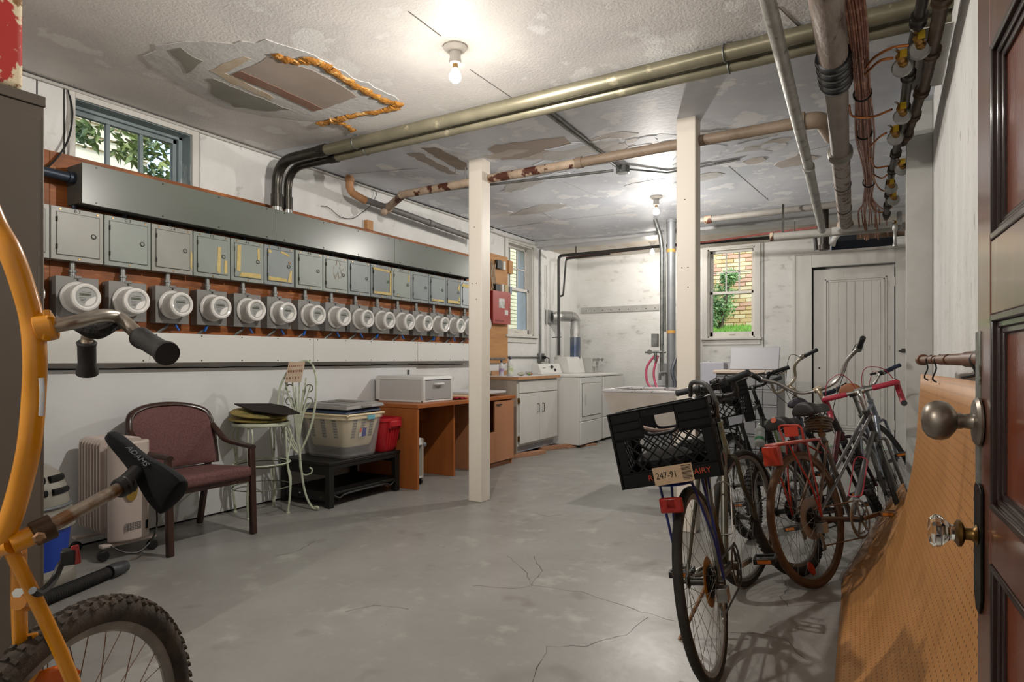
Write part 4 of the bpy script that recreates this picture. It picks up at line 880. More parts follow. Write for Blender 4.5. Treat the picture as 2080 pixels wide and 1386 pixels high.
# cushions on the stool
Csh=mat('mossy_cushion','a08a4c',.85,c2='7d7442',vs=8,c3='33342a',s3=6,t3=(.56,.66))
for i,(z,dx,lab) in enumerate(((.680,-.03,'lower mossy yellow round cushion on the iron stool'),(.722,-.01,'upper mossy yellow round cushion, tilted, on the iron stool'))):
    T_=MX.Translation((sx+dx,sy-.01,z))@MX.Rotation(R_(4*i+3),4,'Y')
    one('seat_cushion',G(T_).lathe([(0,0),(.15,.002),(.20,.012),(.205,.020),(.19,.032),(.12,.040),(0,.042)],n=28),Csh,lab,'cushion','round cushions on the iron stool')
T_=MX.Translation((sx+.04,sy+.02,.775))@MX.Rotation(R_(9),4,'Y')
one('cushion_cover',G(T_).prism([(-.20,-.14,0),(.05,-.17,0),(.24,-.05,0),(.24,.10,0),(.0,.17,0),(-.12,.12,0)],(0,0,.010)),mat('dark_brown_vinyl','221913',.7,spec=.25,c2='1c1512',vs=7),'dark folded vinyl cushion cover lying on the two round cushions','cushion',bev=.004)
# --- black bench
BkP=mat('worn_black_paint','0b0a08',.5,c2='14110d',vs=14,c3='4a3d2f',s3=9,t3=(.68,.74))
th=thing('black_bench','low black wooden bench with a lower shelf, carrying the plastic tubs','bench',(-3.9,3.75,0))
bx0,bx1,by0,by1,bh=-4.19,-3.63,3.36,4.17,.35
for i in range(1): obj('bench_top',G().bx(bx0,bx1,by0,by1,bh-.025,bh),BkP,th,bev=.004)
for x in (bx0+.03,bx1-.03):
    for y in (by0+.03,by1-.03): obj('leg',G().bx(x-.025,x+.025,y-.025,y+.025,0,bh-.025),BkP,th,bev=.003)
for y in (by0+.02,by1-.02): obj('apron',G().bx(bx0+.05,bx1-.05,y-.01,y+.01,bh-.10,bh-.025).bx(bx0+.05,bx1-.05,y-.01,y+.01,.05,.12),BkP,th,bev=.003)
obj('apron',G().bx(bx1-.02,bx1-.005,by0+.05,by1-.05,bh-.055,bh-.025),BkP,th,bev=.002)
obj('lower_shelf',G().bx(bx0+.02,bx1-.01,by0+.02,by1-.02,.095,.115),BkP,th,bev=.003)
obj('shelf_edge',G().tube(spline([(bx1-.015,by0+.06,.09),(bx1-.015,by0+.12,.065),(bx1-.015,by0+.2,.085),(bx1-.015,by1-.2,.085),(bx1-.015,by1-.12,.065),(bx1-.015,by1-.06,.09)],4),.009,6),BkP,th)
for z in (.30,.09): obj('bolt',G().lathe([(.008,0),(.006,.004)],(bx0+.22,by0+.01,z),(0,-1,0),8),Chr,th)
# --- clear tote holding a cream laundry basket
Tote=mat('cloudy_clear_plastic','cfcfce',.35,alpha=.16,spec=.5); Crm=mat('cream_plastic','dccba6',.4,c2='d6c49d',vs=3)
def tub(cx_,cy_,z0,z1,b,t,th_,wall=.004,lip=.012):
    """open tapered tub, returns a builder"""
    g=G(); n=7
    def ring(w_,d_,z,r=.05):
        P=[]
        for sx_,sy_,a0 in ((1,1,0),(-1,1,90),(-1,-1,180),(1,-1,270)):
            for q_ in range(n): a=R_(a0+q_*90/(n-1)); P.append((cx_+sx_*(w_/2-r)+r*math.cos(a),cy_+sy_*(d_/2-r)+r*math.sin(a),z))
        return P
    rs=[ring(b[0]-.02,b[1]-.02,z0),ring(b[0],b[1],z0+.015),ring(t[0],t[1],z1-.03),ring(t[0]+lip*2,t[1]+lip*2,z1-.028),ring(t[0]+lip*2,t[1]+lip*2,z1),ring(t[0]-.004,t[1]-.004,z1),ring(t[0]-wall*2,t[1]-wall*2,z1-.03),ring(b[0]-wall*2,b[1]-wall*2,z0+.018)]
    m=len(rs[0]); vs=[p for r in rs for p in r]; fs=[tuple(range(m))[::-1]]
    for i in range(len(rs)-1):
        for j in range(m): fs.append((i*m+j,i*m+(j+1)%m,(i+1)*m+(j+1)%m,(i+1)*m+j))
    fs.append(tuple((len(rs)-1)*m+j for j in range(m)))
    return g.add(vs,fs)
tcx,tcy=-3.885,3.735
th=thing('storage_tote','cloudy clear plastic tote on the bench with a cream basket inside','tub',(tcx,tcy,bh))
obj('tub_body',tub(tcx,tcy,bh+.001,bh+.34,(.45,.36),(.52,.42),0),Tote,th)
obj('latch',G().bx(tcx+.265,tcx+.275,tcy+.02,tcy+.10,bh+.30,bh+.335),mat('teal_latch','6aa7b5',.4),th,bev=.003)
lb=obj('price_label',G().bar((tcx+.248,tcy-.01,bh+.235),(tcx+.236,tcy-.01,bh+.165),.075,.001,(1,0,0)),mat('label_white2','d6d3cf',.5),th)
g=G(); g.bar((tcx+.250,tcy+.005,bh+.235),(tcx+.238,tcy+.005,bh+.165),.045,.0012,(1,0,0)); obj('label_blue_block',g,mat('label_blue','2b2f86',.5),th)
obj('label_orange_block',G().bar((tcx+.250,tcy-.035,bh+.235),(tcx+.243,tcy-.035,bh+.20),.022,.0012,(1,0,0)),mat('label_orange','d2603a',.5),th)
bkz=bh+.085
th=thing('laundry_basket','cream slotted laundry basket sitting inside the clear tote','basket',(tcx,tcy,bkz))
obj('basket_shell',tub(tcx,tcy,bkz,bkz+.255,(.40,.31),(.50,.395),0,lip=.014),Crm,th)
obj('rim',G().tube(spline([(tcx+a*.262,tcy+b*.208,bkz+.262) for a,b in ((1,.8),(.9,1),(-.9,1),(-1,.8),(-1,-.8),(-.9,-1),(.9,-1),(1,-.8))],4,True),.009,8,close=True),Crm,th)
SltM=mat('basket_slot_shadow','4f4a41',.7)
for side in range(2):
    g=G()
    for grp in range(3):
        for i in range(4):
            for j in range(7):
                f=(bkz+.075+j*.022); fr_=(f+.008-bkz-.015)/.21; wd=(.40+.10*fr_)/2+.0015; dd_=(.31+.085*fr_)/2+.0015
                if side==0:
                    y=tcy-.115+grp*.095+i*.011; g.bx(tcx+wd-.004,tcx+wd+.002,y,y+.006,f,f+.015)
                else:
                    x=tcx-.17+grp*.13+i*.012; g.bx(x,x+.007,tcy-dd_-.002,tcy-dd_+.004,f,f+.015)
    obj('slots',g,SltM,th,kind='stuff')
LidB=mat('navy_lid','2f3c58',.45); LidG=mat('grey_lid','8e8c88',.45,c2='848280',vs=4)
def lid(z,m,label,w_=.50,d_=.40,ox=0,oy=0,ribs=False):
    T_=MX.Translation((tcx+ox,tcy+oy,z))@MX.Rotation(R_(1.5),4,'X')
    th=thing('tub_lid',label,'lid',(tcx+ox,tcy+oy,z),'stacked tub lids')
    obj('lid_plate',G(T_).taper((0,0),(w_,d_),(w_-.02,d_-.02),0,.028).taper((0,0),(w_-.06,d_-.06),(w_-.09,d_-.09),.028,.040),m,th,bev=.006,seg=3)
    if ribs:
        for i in (-1,0,1): obj('rib',G(T_).bx(-.16,.16,i*.08-.012,i*.08+.012,.040,.046),m,th,bev=.003)
        obj('clip',G(T_).bx(w_/2-.004,w_/2+.01,-.05,.05,.006,.024),m,th,bev=.002)
    return th
lid(bkz+.274,LidB,'navy blue tub lid beneath the grey lid'); lid(bkz+.312,LidG,'grey ribbed tub lid, topmost on the clear tote',.54,.43,.0,.005,True)
# red tote
Red=mat('red_plastic','b3222a',.38,c2='a61c25',vs=4)
rcx,rcy=-3.87,4.07
RD=MX.Rotation(0,4,'Z')
th=thing('red_tote','bright red plastic tote at the far end of the black bench','tub',(rcx,rcy,bh))
obj('tub_body',tub(rcx,rcy-.005,bh+.001,bh+.29,(.42,.19),(.50,.245),0,lip=.008),Red,th)
obj('handle_grip',G().bar((rcx+.265,rcy-.06,bh+.24),(rcx+.265,rcy+.08,bh+.24),.02,.05).bx(rcx+.24,rcx+.27,rcy-.065,rcy-.05,bh+.20,bh+.262).bx(rcx+.24,rcx+.27,rcy+.07,rcy+.085,bh+.20,bh+.262),Red,th,bev=.005)
for i in range(5): obj('rib',G().bar((rcx+.213+.0,rcy-.055+i*.03,bh+.03),(rcx+.245,rcy-.065+i*.035,bh+.19),.006,.008,(1,0,0)),Red,th)
one('cardboard_sheet',G().bx(-4.08,-3.80,3.92,4.12,bh+.291,bh+.31),mat('tan_cardboard','a08e72',.8),'tan cardboard lying across the red tote','box')
# --- orange desk
Dsk=mat('cherry_laminate','a3602f',.4,c2='93542a',vs=2,stretch=(6,1,1),spec=.4); DskD=mat('cherry_laminate_dark','7d4420',.5,c2='6f3b1b',vs=3)
DskP=mat('pinkish_laminate','b07c5c',.4,c2='a5714f',vs=2,stretch=(1,1,.2))
dx0,dx1,dy0,dy1,dz=-4.21,-3.49,4.235,5.905,.745
th=thing('desk','orange cherry laminate desk against the left wall, behind the first post','desk',(-3.85,5.07,0))
obj('desktop',G().bx(dx0,dx1,dy0,dy1,dz-.035,dz),Dsk,th,bev=.003)
obj('end_panel',G().bx(dx0+.02,dx1-.01,dy0+.005,dy0+.030,0,dz-.035),Dsk,th,bev=.002)
obj('modesty_panel',G().bx(dx0+.06,dx0+.08,dy0+.03,5.0,.25,dz-.035),DskD,th)
obj('inner_panel',G().bx(dx0+.02,dx1-.12,4.92,4.945,0,dz-.035),Dsk,th,bev=.002)
obj('keyboard_rail',G().bx(dx0+.30,dx0+.32,dy0+.03,4.92,dz-.20,dz-.035),DskD,th)
cb2=obj('pedestal',G().bx(dx0+.02,dx1-.03,5.30,5.32,0,dz-.035).bx(dx0+.02,dx1-.03,5.86,5.885,0,dz-.035).bx(dx0+.02,dx1-.05,5.32,5.86,.04,.06).bx(dx0+.02,dx0+.04,5.32,5.86,.06,dz-.035).bx(dx1-.07,dx1-.05,5.32,5.86,0,.05),DskP,th,bev=.002)
dd2=obj('pedestal_door',G().bx(dx1-.03,dx1-.012,5.50,5.885,.06,dz-.05).bx(dx1-.03,dx1-.012,5.30,5.50,.06,.38),DskP,th,bev=.002)
obj('pull',G().bx(dx1-.012,dx1+.004,5.53,5.62,.655,.667),Blk,dd2,bev=.003)
# drawer unit on the desk
PlW=mat('white_drawer_plastic','cfcfcd',.4); PlC=mat('frosted_drawer','b4b4b3',.3,alpha=.75)
th=thing('plastic_drawer_unit','white plastic single drawer unit standing on the orange desk','drawer unit',(-3.88,4.66,dz))
ux0,ux1,uy0,uy1,uz0,uz1=-4.19,-3.59,4.44,4.89,dz,.985
obj('top_cap',G().taper(((ux0+ux1)/2,(uy0+uy1)/2),(ux1-ux0,uy1-uy0),(ux1-ux0-.03,uy1-uy0-.03),uz1-.035,uz1),PlW,th,bev=.008,seg=3)
obj('frame',G().bx(ux1-.035,ux1-.005,uy0+.003,uy0+.03,uz0,uz1-.03).bx(ux1-.035,ux1-.005,uy1-.03,uy1-.003,uz0,uz1-.03).bx(ux0+.01,ux0+.06,uy0+.003,uy0+.02,uz0,uz1-.03).bx(ux0+.01,ux1-.01,uy0+.003,uy1-.003,uz0,uz0+.018),PlW,th,bev=.004)
for yy in (uy0+.008,uy1-.012): obj('side_wall',G().bx(ux0+.02,ux1-.03,yy,yy+.004,uz0+.01,uz1-.03),mat('side_white_plastic','bdbdbb',.45),th)
dq=obj('drawer',G().bx(ux1-.018,ux1-.012,uy0+.032,uy1-.032,uz0+.022,uz1-.042).bx(ux0+.04,ux1-.018,uy0+.035,uy0+.04,uz0+.025,uz1-.06).bx(ux0+.04,ux1-.018,uy1-.04,uy1-.035,uz0+.025,uz1-.06).bx(ux0+.04,ux1-.018,uy0+.035,uy1-.035,uz0+.022,uz0+.026),PlC,th,bev=.002)
obj('handle',G().tube(fillet([(ux1-.012,uy0+.17,uz0+.165),(ux1+.018,uy0+.17,uz0+.165),(ux1+.018,uy1-.17,uz0+.165),(ux1-.012,uy1-.17,uz0+.165)],.015),.011,8),PlW,dq)
one('red_cloth',G().grid(lambda a,b:(-3.56-.17*a,4.92+.17*b,dz+.008+.012*math.sin(a*7+b*5)*math.sin(b*9)+.006),10,10),mat('red_fabric','a5252d',.85,c2='8d1d25',vs=20),'crumpled red cloth on the desk beside the drawer unit','cloth',solid=.008)
one('loose_board',G().bx(-4.15,-3.62,5.02,5.40,dz+.0,dz+.028),mat('raw_board','c3a98a',.6,c2='b89a78',vs=4,stretch=(1,6,1)),'pale wooden board lying flat on the desk by the post','board',bev=.002)
one('white_shelf_board',G().bx(-4.15,-3.58,5.30,5.85,dz+.029,dz+.052),mat('white_melamine','c9c9cb',.35),'white melamine shelf board on top of the pale board','board',bev=.002)
one('leaning_panel',G().bar((-4.225,4.97,.775),(-4.228,4.97,1.03),.018,.03),mat('dark_grey_panel','4f5152',.5),'thin dark panel standing against the wall behind the post','panel')
# pc tower under the desk
th=thing('computer_tower','grey white computer tower stand on black castors under the desk','computer',(-3.74,4.36,0))
obj('shell',G().bx(-3.98,-3.62,4.30,4.315,.06,.42).bx(-3.98,-3.62,4.46,4.475,.06,.42).bx(-3.98,-3.62,4.315,4.46,.06,.08).bx(-3.98,-3.97,4.315,4.46,.08,.42),mat('computer_beige','b8b4ac',.5),th,bev=.004)
obj('sloped_top',G().hexa([(-3.98,4.29,.42),(-3.62,4.29,.36),(-3.62,4.485,.36),(-3.98,4.485,.42),(-3.98,4.29,.45),(-3.64,4.29,.42),(-3.64,4.485,.42),(-3.98,4.485,.45)]),mat('computer_grey_white','c0bfba',.45),th,bev=.006)
obj('knob',G().lathe([(.022,0),(.022,.02),(.015,.024)],(-3.63,4.487,.36),(.7,1,0),12),mat('grey_knob','77797c',.5),th)
for x in (-3.95,-3.65):
    for y in (4.32,4.46): obj('castor',G().cyl((x,y-.012,.03),(x,y+.012,.03),.028,n=12).bx(x-.012,x+.012,y-.01,y+.01,.04,.062),Blk,th,bev=.003)
# --- white kitchen base cabinet
CbW=mat('white_cabinet_paint','cbc9c4',.42,c2='c3c1bb',vs=4,c3='8f8b84',s3=30,t3=(.74,.77)); CbS=mat('cabinet_side_tan','b9ada0',.5,c2='ad9f90',vs=4)
kx0,kx1,ky0,ky1=-4.21,-3.62,6.18,7.20
th=thing('base_cabinet','white two door base cabinet with a pale worktop, raised on timber blocks','cabinet',(-3.9,6.69,.035))
obj('carcass',G().bx(kx0,kx1-.02,ky0,ky0+.018,.055,.90),CbS,th,bev=.002)
obj('carcass',G().bx(kx0,kx1-.02,ky0+.018,ky1,.13,.90),CbW,th,bev=.002)
obj('toe_kick',G().bx(kx0,kx1-.07,ky0+.0,ky1,.045,.16),mat('bluegrey_toe_kick','a0a4ab',.5),th,bev=.002)
obj('false_drawer_front',G().bx(kx1-.02,kx1-.001,ky0+.04,ky1-.02,.745,.885),CbW,th,bev=.003)
for i,(a,b) in enumerate(((ky0+.04,6.70),(6.708,ky1-.02))):
    d=obj('door',G().bx(kx1-.02,kx1,a,b,.155,.735),CbW,th,bev=.003)
    hy=b-.06 if i==0 else a+.06
    obj('handle',G().tube(fillet([(kx1,hy,.50),(kx1+.028,hy,.50),(kx1+.028,hy,.60),(kx1,hy,.60)],.008),.0045,8),Steel,d)
    if i==0:
        for z in (.22,.66): obj('hinge',G().bx(kx1-.018,kx1+.004,a-.022,a-.002,z-.03,z+.03),mat('brass_hinge','7a5f35',.4,.8),d,bev=.002)
one('worktop',G().bx(kx0-.01,kx1+.015,ky0-.02,ky1+.01,.901,.935),mat('white_laminate_top','cfcfd2',.3),'white laminate worktop with wooden edge on the base cabinet','worktop',bev=.002)
wt=bpy.data.objects['worktop']
obj('wooden_edge',G().bx(kx1+.015,kx1+.027,ky0-.02,ky1+.01,.900,.936).bx(kx0-.01,kx1+.027,ky0-.032,ky0-.02,.900,.936),mat('oak_edge','b48a63',.45,c2='a57a52',vs=4,stretch=(1,6,1)),wt,bev=.002)
blk_=mat('pine_block','a97f63',.7,c2='9b7054',vs=5,stretch=(1,6,1))
for i,(p,q_,l) in enumerate((((-3.72,6.08,.0),(-3.55,6.66,.0),'pine wedge block under the near corner of the cabinet'),((-3.70,6.85,0),(-3.48,7.42,0),'pine block under the far end of the cabinet'),((-3.52,7.20,0),(-3.33,7.7,0),'thin pine shim under the dryer front'))):
    h_=(.044,.044,.018)[i]; T_=None
    one('timber_block',G().bar((p[0],p[1],h_/2),(q_[0],q_[1],h_/2),.09,h_),blk_,l,'block','timber blocks under the appliances',bev=.003)
# worktop clutter
def bottle(x,y,z,h,r,m,cap,label):
    th=thing('spray_bottle',label,'bottle',(x,y,z))
    obj('body',G().lathe([(r*.9,0),(r,.006),(r,h*.6),(r*.85,h*.7),(r*.5,h*.8),(r*.45,h*.86)],(x,y,z),n=16),m,th)
    obj('label_band',G().lathe([(r*1.01,h*.12),(r*1.01,h*.5)],(x,y,z),n=16),mat(cap+'_band',cap,.5,c2='d0d0c8',vs=30),th)
    obj('cap',G().lathe([(r*.45,h*.84),(r*.48,h*.86),(r*.48,h*.96),(r*.3,h)],(x,y,z),n=12),mat('cap_dark','2b2d45',.4),th)
bottle(-3.92,6.30,.936,.19,.030,mat('bottle_white','c9c9c9',.4),'7a4f9a','small white bottle with purple label on the worktop'); bottle(-3.86,6.40,.936,.235,.038,mat('bottle_grey','bdbdb8',.4),'8fa05a','taller white spray bottle with dark cap on the worktop')
one('backsplash_board',G().bx(-4.20,-4.18,6.5,7.0,.936,.995),mat('oak_edge','b48a63',.45),'low wooden board standing at the back of the worktop','board')
th=thing('rag_bag','crumpled clear bag with red and green print on the worktop','bag',(-3.80,6.62,.936))
obj('bag',G().sph((-3.82,6.60,.958),.03,12,(1.2,2.4,.75)),mat('crinkled_bag','b9b5a5',.3,c2='9c9a86',vs=30,bump=1,bs=60),th)
obj('printed_end',G().sph((-3.78,6.74,.955),.024,12,(1,2.6,.75)),mat('red_green_print','b8333a',.4,c2='4f8a4a',vs=14,bump=1,bs=60),th)
# --- washers and dryer
App=mat('appliance_white','d2d1cd',.28,spec=.5); Gap=mat('appliance_gap','4c4b49',.7)
def dryer(y0_,y1_,label,x1=-3.35,door=True):
    th=thing('dryer',label,'dryer',(-3.72,(y0_+y1_)/2,.02))
    obj('body',G().bx(-4.08,x1-.02,y0_,y1_,.03,.90),App,th,bev=.008,seg=3)
    obj('top',G().bx(-4.09,x1+.006,y0_-.004,y1_+.004,.902,.935),App,th,bev=.010,seg=3)
    obj('front_panel',G().bx(x1-.02,x1,y0_,y1_,.335,.898),App,th,bev=.006)
    obj('lower_panel',G().bx(x1-.02,x1+.002,y0_,y1_,.035,.328),App,th,bev=.006)
    if door:
        d=obj('door',G().bx(x1,x1+.010,y0_+.05,y1_-.04,.40,.82),App,th,bev=.006)
        obj('door_gap',G().bx(x1+.0002,x1+.002,y0_+.045,y1_-.035,.395,.826),Gap,th)
        obj('finger_pull',G().bx(x1+.010,x1+.013,y0_+.11,y0_+.15,.54,.68),mat('pull_shadow_white','bcbbb7',.4),d,bev=.003)
    for x in (-4.03,x1-.06):
        for y in (y0_+.05,y1_-.05): obj('foot',G().cyl((x,y,.0),(x,y,.032),.02,n=10),Blk,th)
    return th
d1=dryer(7.30,7.98,'white dryer with a square door standing right of the base cabinet')
# small slanted console of the machine behind (top loader)
obj('console',G().hexa([(-4.09,7.34,.935),(-3.93,7.34,.935),(-3.93,7.96,.935),(-4.09,7.96,.935),(-4.09,7.34,1.075),(-3.985,7.34,1.075),(-3.985,7.96,1.075),(-4.09,7.96,1.075)]),App,d1,bev=.008,seg=3)
for y,z in ((7.67,1.03),(7.76,.985)): obj('dial',G().lathe([(.024,0),(.022,.012),(.010,.014),(.010,.024)],(-3.955,y,z),(1,0,.35),14),Steel,d1)
obj('console_print',G().bx(-3.953,-3.951,7.42,7.48,1.02,1.026),mat('grey_print','5b5d5d',.6),d1)
d2=dryer(8.10,8.86,'white washing machine with a coin console in the far corner',x1=-3.37,door=False)
d2['category']='washer'
cn=obj('coin_console',G().hexa([(-4.09,7.99,.935),(-3.82,7.99,.935),(-3.82,8.50,.935),(-4.09,8.50,.935),(-4.09,7.99,1.17),(-3.88,7.99,1.17),(-3.88,8.50,1.17),(-4.09,8.50,1.17)]),App,d2,bev=.006)
for i in range(2):
    y=8.52+i*.14; c_=obj('coin_slide',G().bx(-4.05,-3.73,y,y+.09,.936,1.165).bx(-3.73,-3.68,y+.01,y+.05,1.02,1.10),mat('coin_grey','b5b5b1',.4),d2,bev=.006)
    obj('coin_handle',G().cyl((-3.73,y+.045,1.13),(-3.62,y+.045,1.13),.012,n=10).lathe([(.026,0),(.026,.014)],(-3.65,y+.045,1.13),(1,0,0),12),mat('coin_metal','9b9b98',.35,.7),c_)
th=thing('vent_duct','silver dryer duct bending from a wall box down behind the washer','duct',(-4.0,8.2,1))
obj('wall_box',G().bx(-4.245,-4.20,8.02,8.20,1.66,1.85),mat('duct_box_grey','8f918f',.45,.5),th,bev=.003)
P=fillet([(-4.20,8.16,1.76),(-4.05,8.30,1.77),(-3.95,8.42,1.76),(-3.95,8.42,1.42)],.16,10); P=spline(P,2)
obj('corrugated_elbow',G().tube(P,.07,18,rs=[.078 if i%2 else .068 for i in range(len(P))]),mat('crinkled_foil','c5c5c3',.28,.9,bump=.8,bs=60),th)
obj('smooth_pipe',G().cyl((-3.95,8.42,1.46),(-3.95,8.42,.94),.078,n=20),mat('blue_grey_duct','5c6a86',.3,.8,c2='8b8f96',vs=4),th)
# --- wall items past the post
th=thing('telephone_board','tall unpainted plywood board on the wall beside the side window','board',(XL,6.7,1.08))
obj('plywood_sheet',G().bx(XL,XL+.032,6.12,6.93,1.09,2.46),PlyL,th,bev=.002)
obj('side_block',G().bx(XL,XL+.05,6.93,7.03,2.25,2.42),PlyL,th,bev=.002)
obj('shelf_cleat',G().bx(XL+.02,XL+.05,6.2,6.85,1.135,1.155),Gal,th)
for (y,z,w_,h_,m_,l) in ((6.66,2.33,.10,.11,Blk,'black relay box, upper one, on the telephone board'),(6.78,2.33,.06,.11,mat('relay_white','c5c3bd',.4),'white terminal box beside the upper black relay'),(6.62,2.02,.10,.12,Blk,'black relay box, lower one, on the telephone board'),(6.75,2.03,.05,.12,mat('relay_white','c5c3bd',.4),'white strip box between the lower relays'),(6.84,2.03,.08,.12,mat('relay_tan','b39d74',.5),'tan terminal box on the telephone board'),(6.94,2.03,.05,.10,mat('relay_bluegrey','7e8890',.5),'grey end box at the right edge of the telephone board')):
    one('terminal_box',G().bx(XL+.033,XL+.075,y-w_/2,y+w_/2,z-h_/2,z+h_/2),m_,l,'box','small boxes on the telephone board',bev=.004)
random.seed(4)
th=thing('phone_wires','tangled beige telephone wires on the plywood board','wires',(XL+.04,6.5,2.1))
WrM=mat('beige_wire','a89a86',.6)
for i in range(9):
    obj('wire',G().tube(spline([(XL+.04+random.uniform(0,.03),6.56+random.uniform(-.05,.05),2.38-i*.01),(XL+.05,6.53+random.uniform(-.05,.07),2.2),(XL+.05,6.55+random.uniform(-.05,.1),2.05),(XL+.04,6.6+random.uniform(-.1,.1),1.93),(XL+.045,6.85+random.uniform(-.1,.05),1.90)],6),.004,5),WrM,th)
RdM=mat('alarm_panel_red','a34f4b',.4,c2='983f3d',vs=3)
th=thing('alarm_panel','red metal fire alarm cabinet with a small window on the plywood board','alarm panel',(-4.18,6.67,1.58))
obj('cabinet_body',G().bx(XL+.033,-4.15,6.47,6.88,1.585,1.985),mat('alarm_side_red','8a1f1d',.45),th,bev=.003)
d=obj('door',G().bx(-4.15,-4.143,6.465,6.885,1.58,1.99),RdM,th,bev=.003)
obj('viewing_window',G().bx(-4.143,-4.1415,6.60,6.74,1.78,1.90),mat('pale_window','c9c9c5',.2,c2='8f8f8b',vs=14),d)
obj('white_notice',G().bx(-4.143,-4.1415,6.74,6.82,1.70,1.76),mat('paper_white','c9c6c2',.6),d)
obj('louvre',G().bx(-4.143,-4.141,6.52,6.72,1.608,1.616).bx(-4.143,-4.141,6.52,6.72,1.620,1.626),mat('alarm_louvre','6d2a28',.5),d)
obj('lock',G().lathe([(.008,0),(.008,.006)],(-4.143,6.86,1.80),(1,0,0),8),Chr,d)
one('round_fitting',G().lathe([(.10,0),(.105,.02),(.09,.045),(.0,.055)],(XL+.032,6.38,1.57),(1,0,0),24),mat('white_dome','c9c5be',.4),'white round bell dome on the board, mostly behind the post','bell')
th=thing('wall_conduit','thin grey conduit running down beside the side window to an outlet box','conduit',(-4.23,7.85,1.1))
obj('run',G().tube([(-4.225,7.84,2.70),(-4.225,7.85,1.2)],.012,8).tube([(-4.225,6.95,1.165),(-4.225,7.85,1.165)],.010,8).tube([(-4.235,6.52,2.76),(-4.235,6.53,2.44)],.006,6),Gal,th)
ob=obj('outlet_box',G().bx(-4.245,-4.19,7.78,7.91,1.10,1.22),Gal,th,bev=.008)
obj('cord_plug',G().bx(-4.19,-4.15,7.83,7.87,1.14,1.18).tube(spline([(-4.15,7.85,1.16),(-4.11,7.87,1.15),(-4.12,7.9,1.08),(-4.13,7.9,1.0)],5),.007,6),Blk,ob)
one('gas_riser',G().tube([(-4.215,8.02,2.5),(-4.215,8.03,1.05)],.010,8),WdW,'thin white pipe on the wall beside the duct box','pipe')
one('coat_rail',G().bx(-4.17,-2.90,YB-.022,YB,1.865,1.955),mat('rail_grey_white','aeada9',.5,c2='9f9e9a',vs=8),'long pale coat rail board on the back wall','rail',bev=.003)
cr=bpy.data.objects['coat_rail']
for i in range(9): obj('screw_hole',G().lathe([(.008,0),(.008,.001)],(-4.08+i*.14,YB-.0225,1.90),(0,-1,0),8),Dk,cr)
one('leftover_cleat',G().bx(-1.95,-1.9,YB-.02,YB,1.0,1.06),WdW,'small cleat on the back wall','block') if False else None
# --- enamel sink
Enm=mat('chipped_enamel','beb6ae',.45,c2='b0a79e',vs=6); EnT=mat('enamel_rim','c5c3c6',.25,c3='2e2c2a',s3=26,t3=(.62,.66))
th=thing('utility_sink','chipped white enamel utility sink behind the milk crate','sink',(-1.7,5.3,0))
sk0=(-2.09,-1.28,4.99,5.58)
g=G().hexa([(-1.98,5.06,.57),(-1.38,5.06,.57),(-1.38,5.50,.57),(-1.98,5.50,.57),(sk0[0]+.01,sk0[2]+.01,.865),(sk0[1]-.01,sk0[2]+.01,.865),(sk0[1]-.01,sk0[3]-.01,.865),(sk0[0]+.01,sk0[3]-.01,.865)])
g.f=[f for i,f in enumerate(g.f) if i!=1]
obj('basin',g,Enm,th,solid=.012,bev=.004)
obj('rim',G().bx(sk0[0],sk0[1],sk0[2],sk0[2]+.035,.862,.885).bx(sk0[0],sk0[1],sk0[3]-.035,sk0[3],.862,.885).bx(sk0[0],sk0[0]+.035,sk0[2]+.035,sk0[3]-.035,.862,.885).bx(sk0[1]-.035,sk0[1],sk0[2]+.035,sk0[3]-.035,.862,.885),EnT,th,bev=.006)
obj('pedestal',G().bx(-1.52,-1.42,5.12,5.44,0,.56),Enm,th,bev=.01)
obj('faucet',G().tube(fillet([(-1.70,5.56,.885),(-1.70,5.56,1.02),(-1.70,5.36,1.02),(-1.70,5.36,.96)],.05),.012,8),Gal,th)
# grey machines against the back
th=thing('grey_washer','grey top loading washer in front of the back wall, left of the second post','washer',(-1.95,8.0,0))
obj('body',G().bx(-2.62,-1.50,7.6,8.3,.02,.80),mat('grey_appliance','8e9093',.45),th,bev=.01)
obj('console',G().bx(-2.62,-1.50,8.15,8.35,.80,1.09),mat('white_console','b4b5b7',.4),th,bev=.01)
obj('lid',G().bx(-2.58,-1.54,7.62,8.13,.80,.815),mat('grey_appliance','8e9093',.45),th,bev=.005)
th=thing('white_appliance','pale lavender white appliance beside the drawer cabinet','appliance',(-1.8,8.2,0))
obj('body',G().bx(-1.99,-1.72,7.95,8.5,0,1.10),mat('lavender_white','b9b9c2',.4),th,bev=.01)
obj('cap',G().bx(-1.93,-1.90,8.0,8.04,1.10,1.115),App,th)
DrG=mat('grey_metal_drawers','8a8b8c',.42,c2='7f8082',vs=3)
th=thing('drawer_cabinet','grey metal cabinet with wide drawers behind the bicycles','cabinet',(-1.3,7.3,0))
obj('body',G().bx(-1.60,-.96,7.02,7.50,0,.985),DrG,th,bev=.004)
for i in range(6):
    z=.03+i*.158
    for a,b in ((-1.585,-1.19),(-1.18,-.975)):
        d=obj('drawer',G().bx(a,b,7.0,7.02,z,z+.148),DrG,th,bev=.003)
        if i==3 and a<-1.5: obj('lock_plate',G().bx(a+.22,a+.25,6.994,7.0,z+.05,z+.12),App,d,bev=.002)
    obj('drawer_lip',G().bx(-1.585,-.975,6.992,7.0,z+.140,z+.148),mat('pale_metal_lip','a6a7a8',.4,.4),th)
one('drawer_top_tray',G().bx(-1.62,-.94,6.97,7.48,.986,1.02),mat('beige_tray_edge','bfae9e',.5),'beige edged board lying on top of the grey drawer cabinet','board',bev=.006)
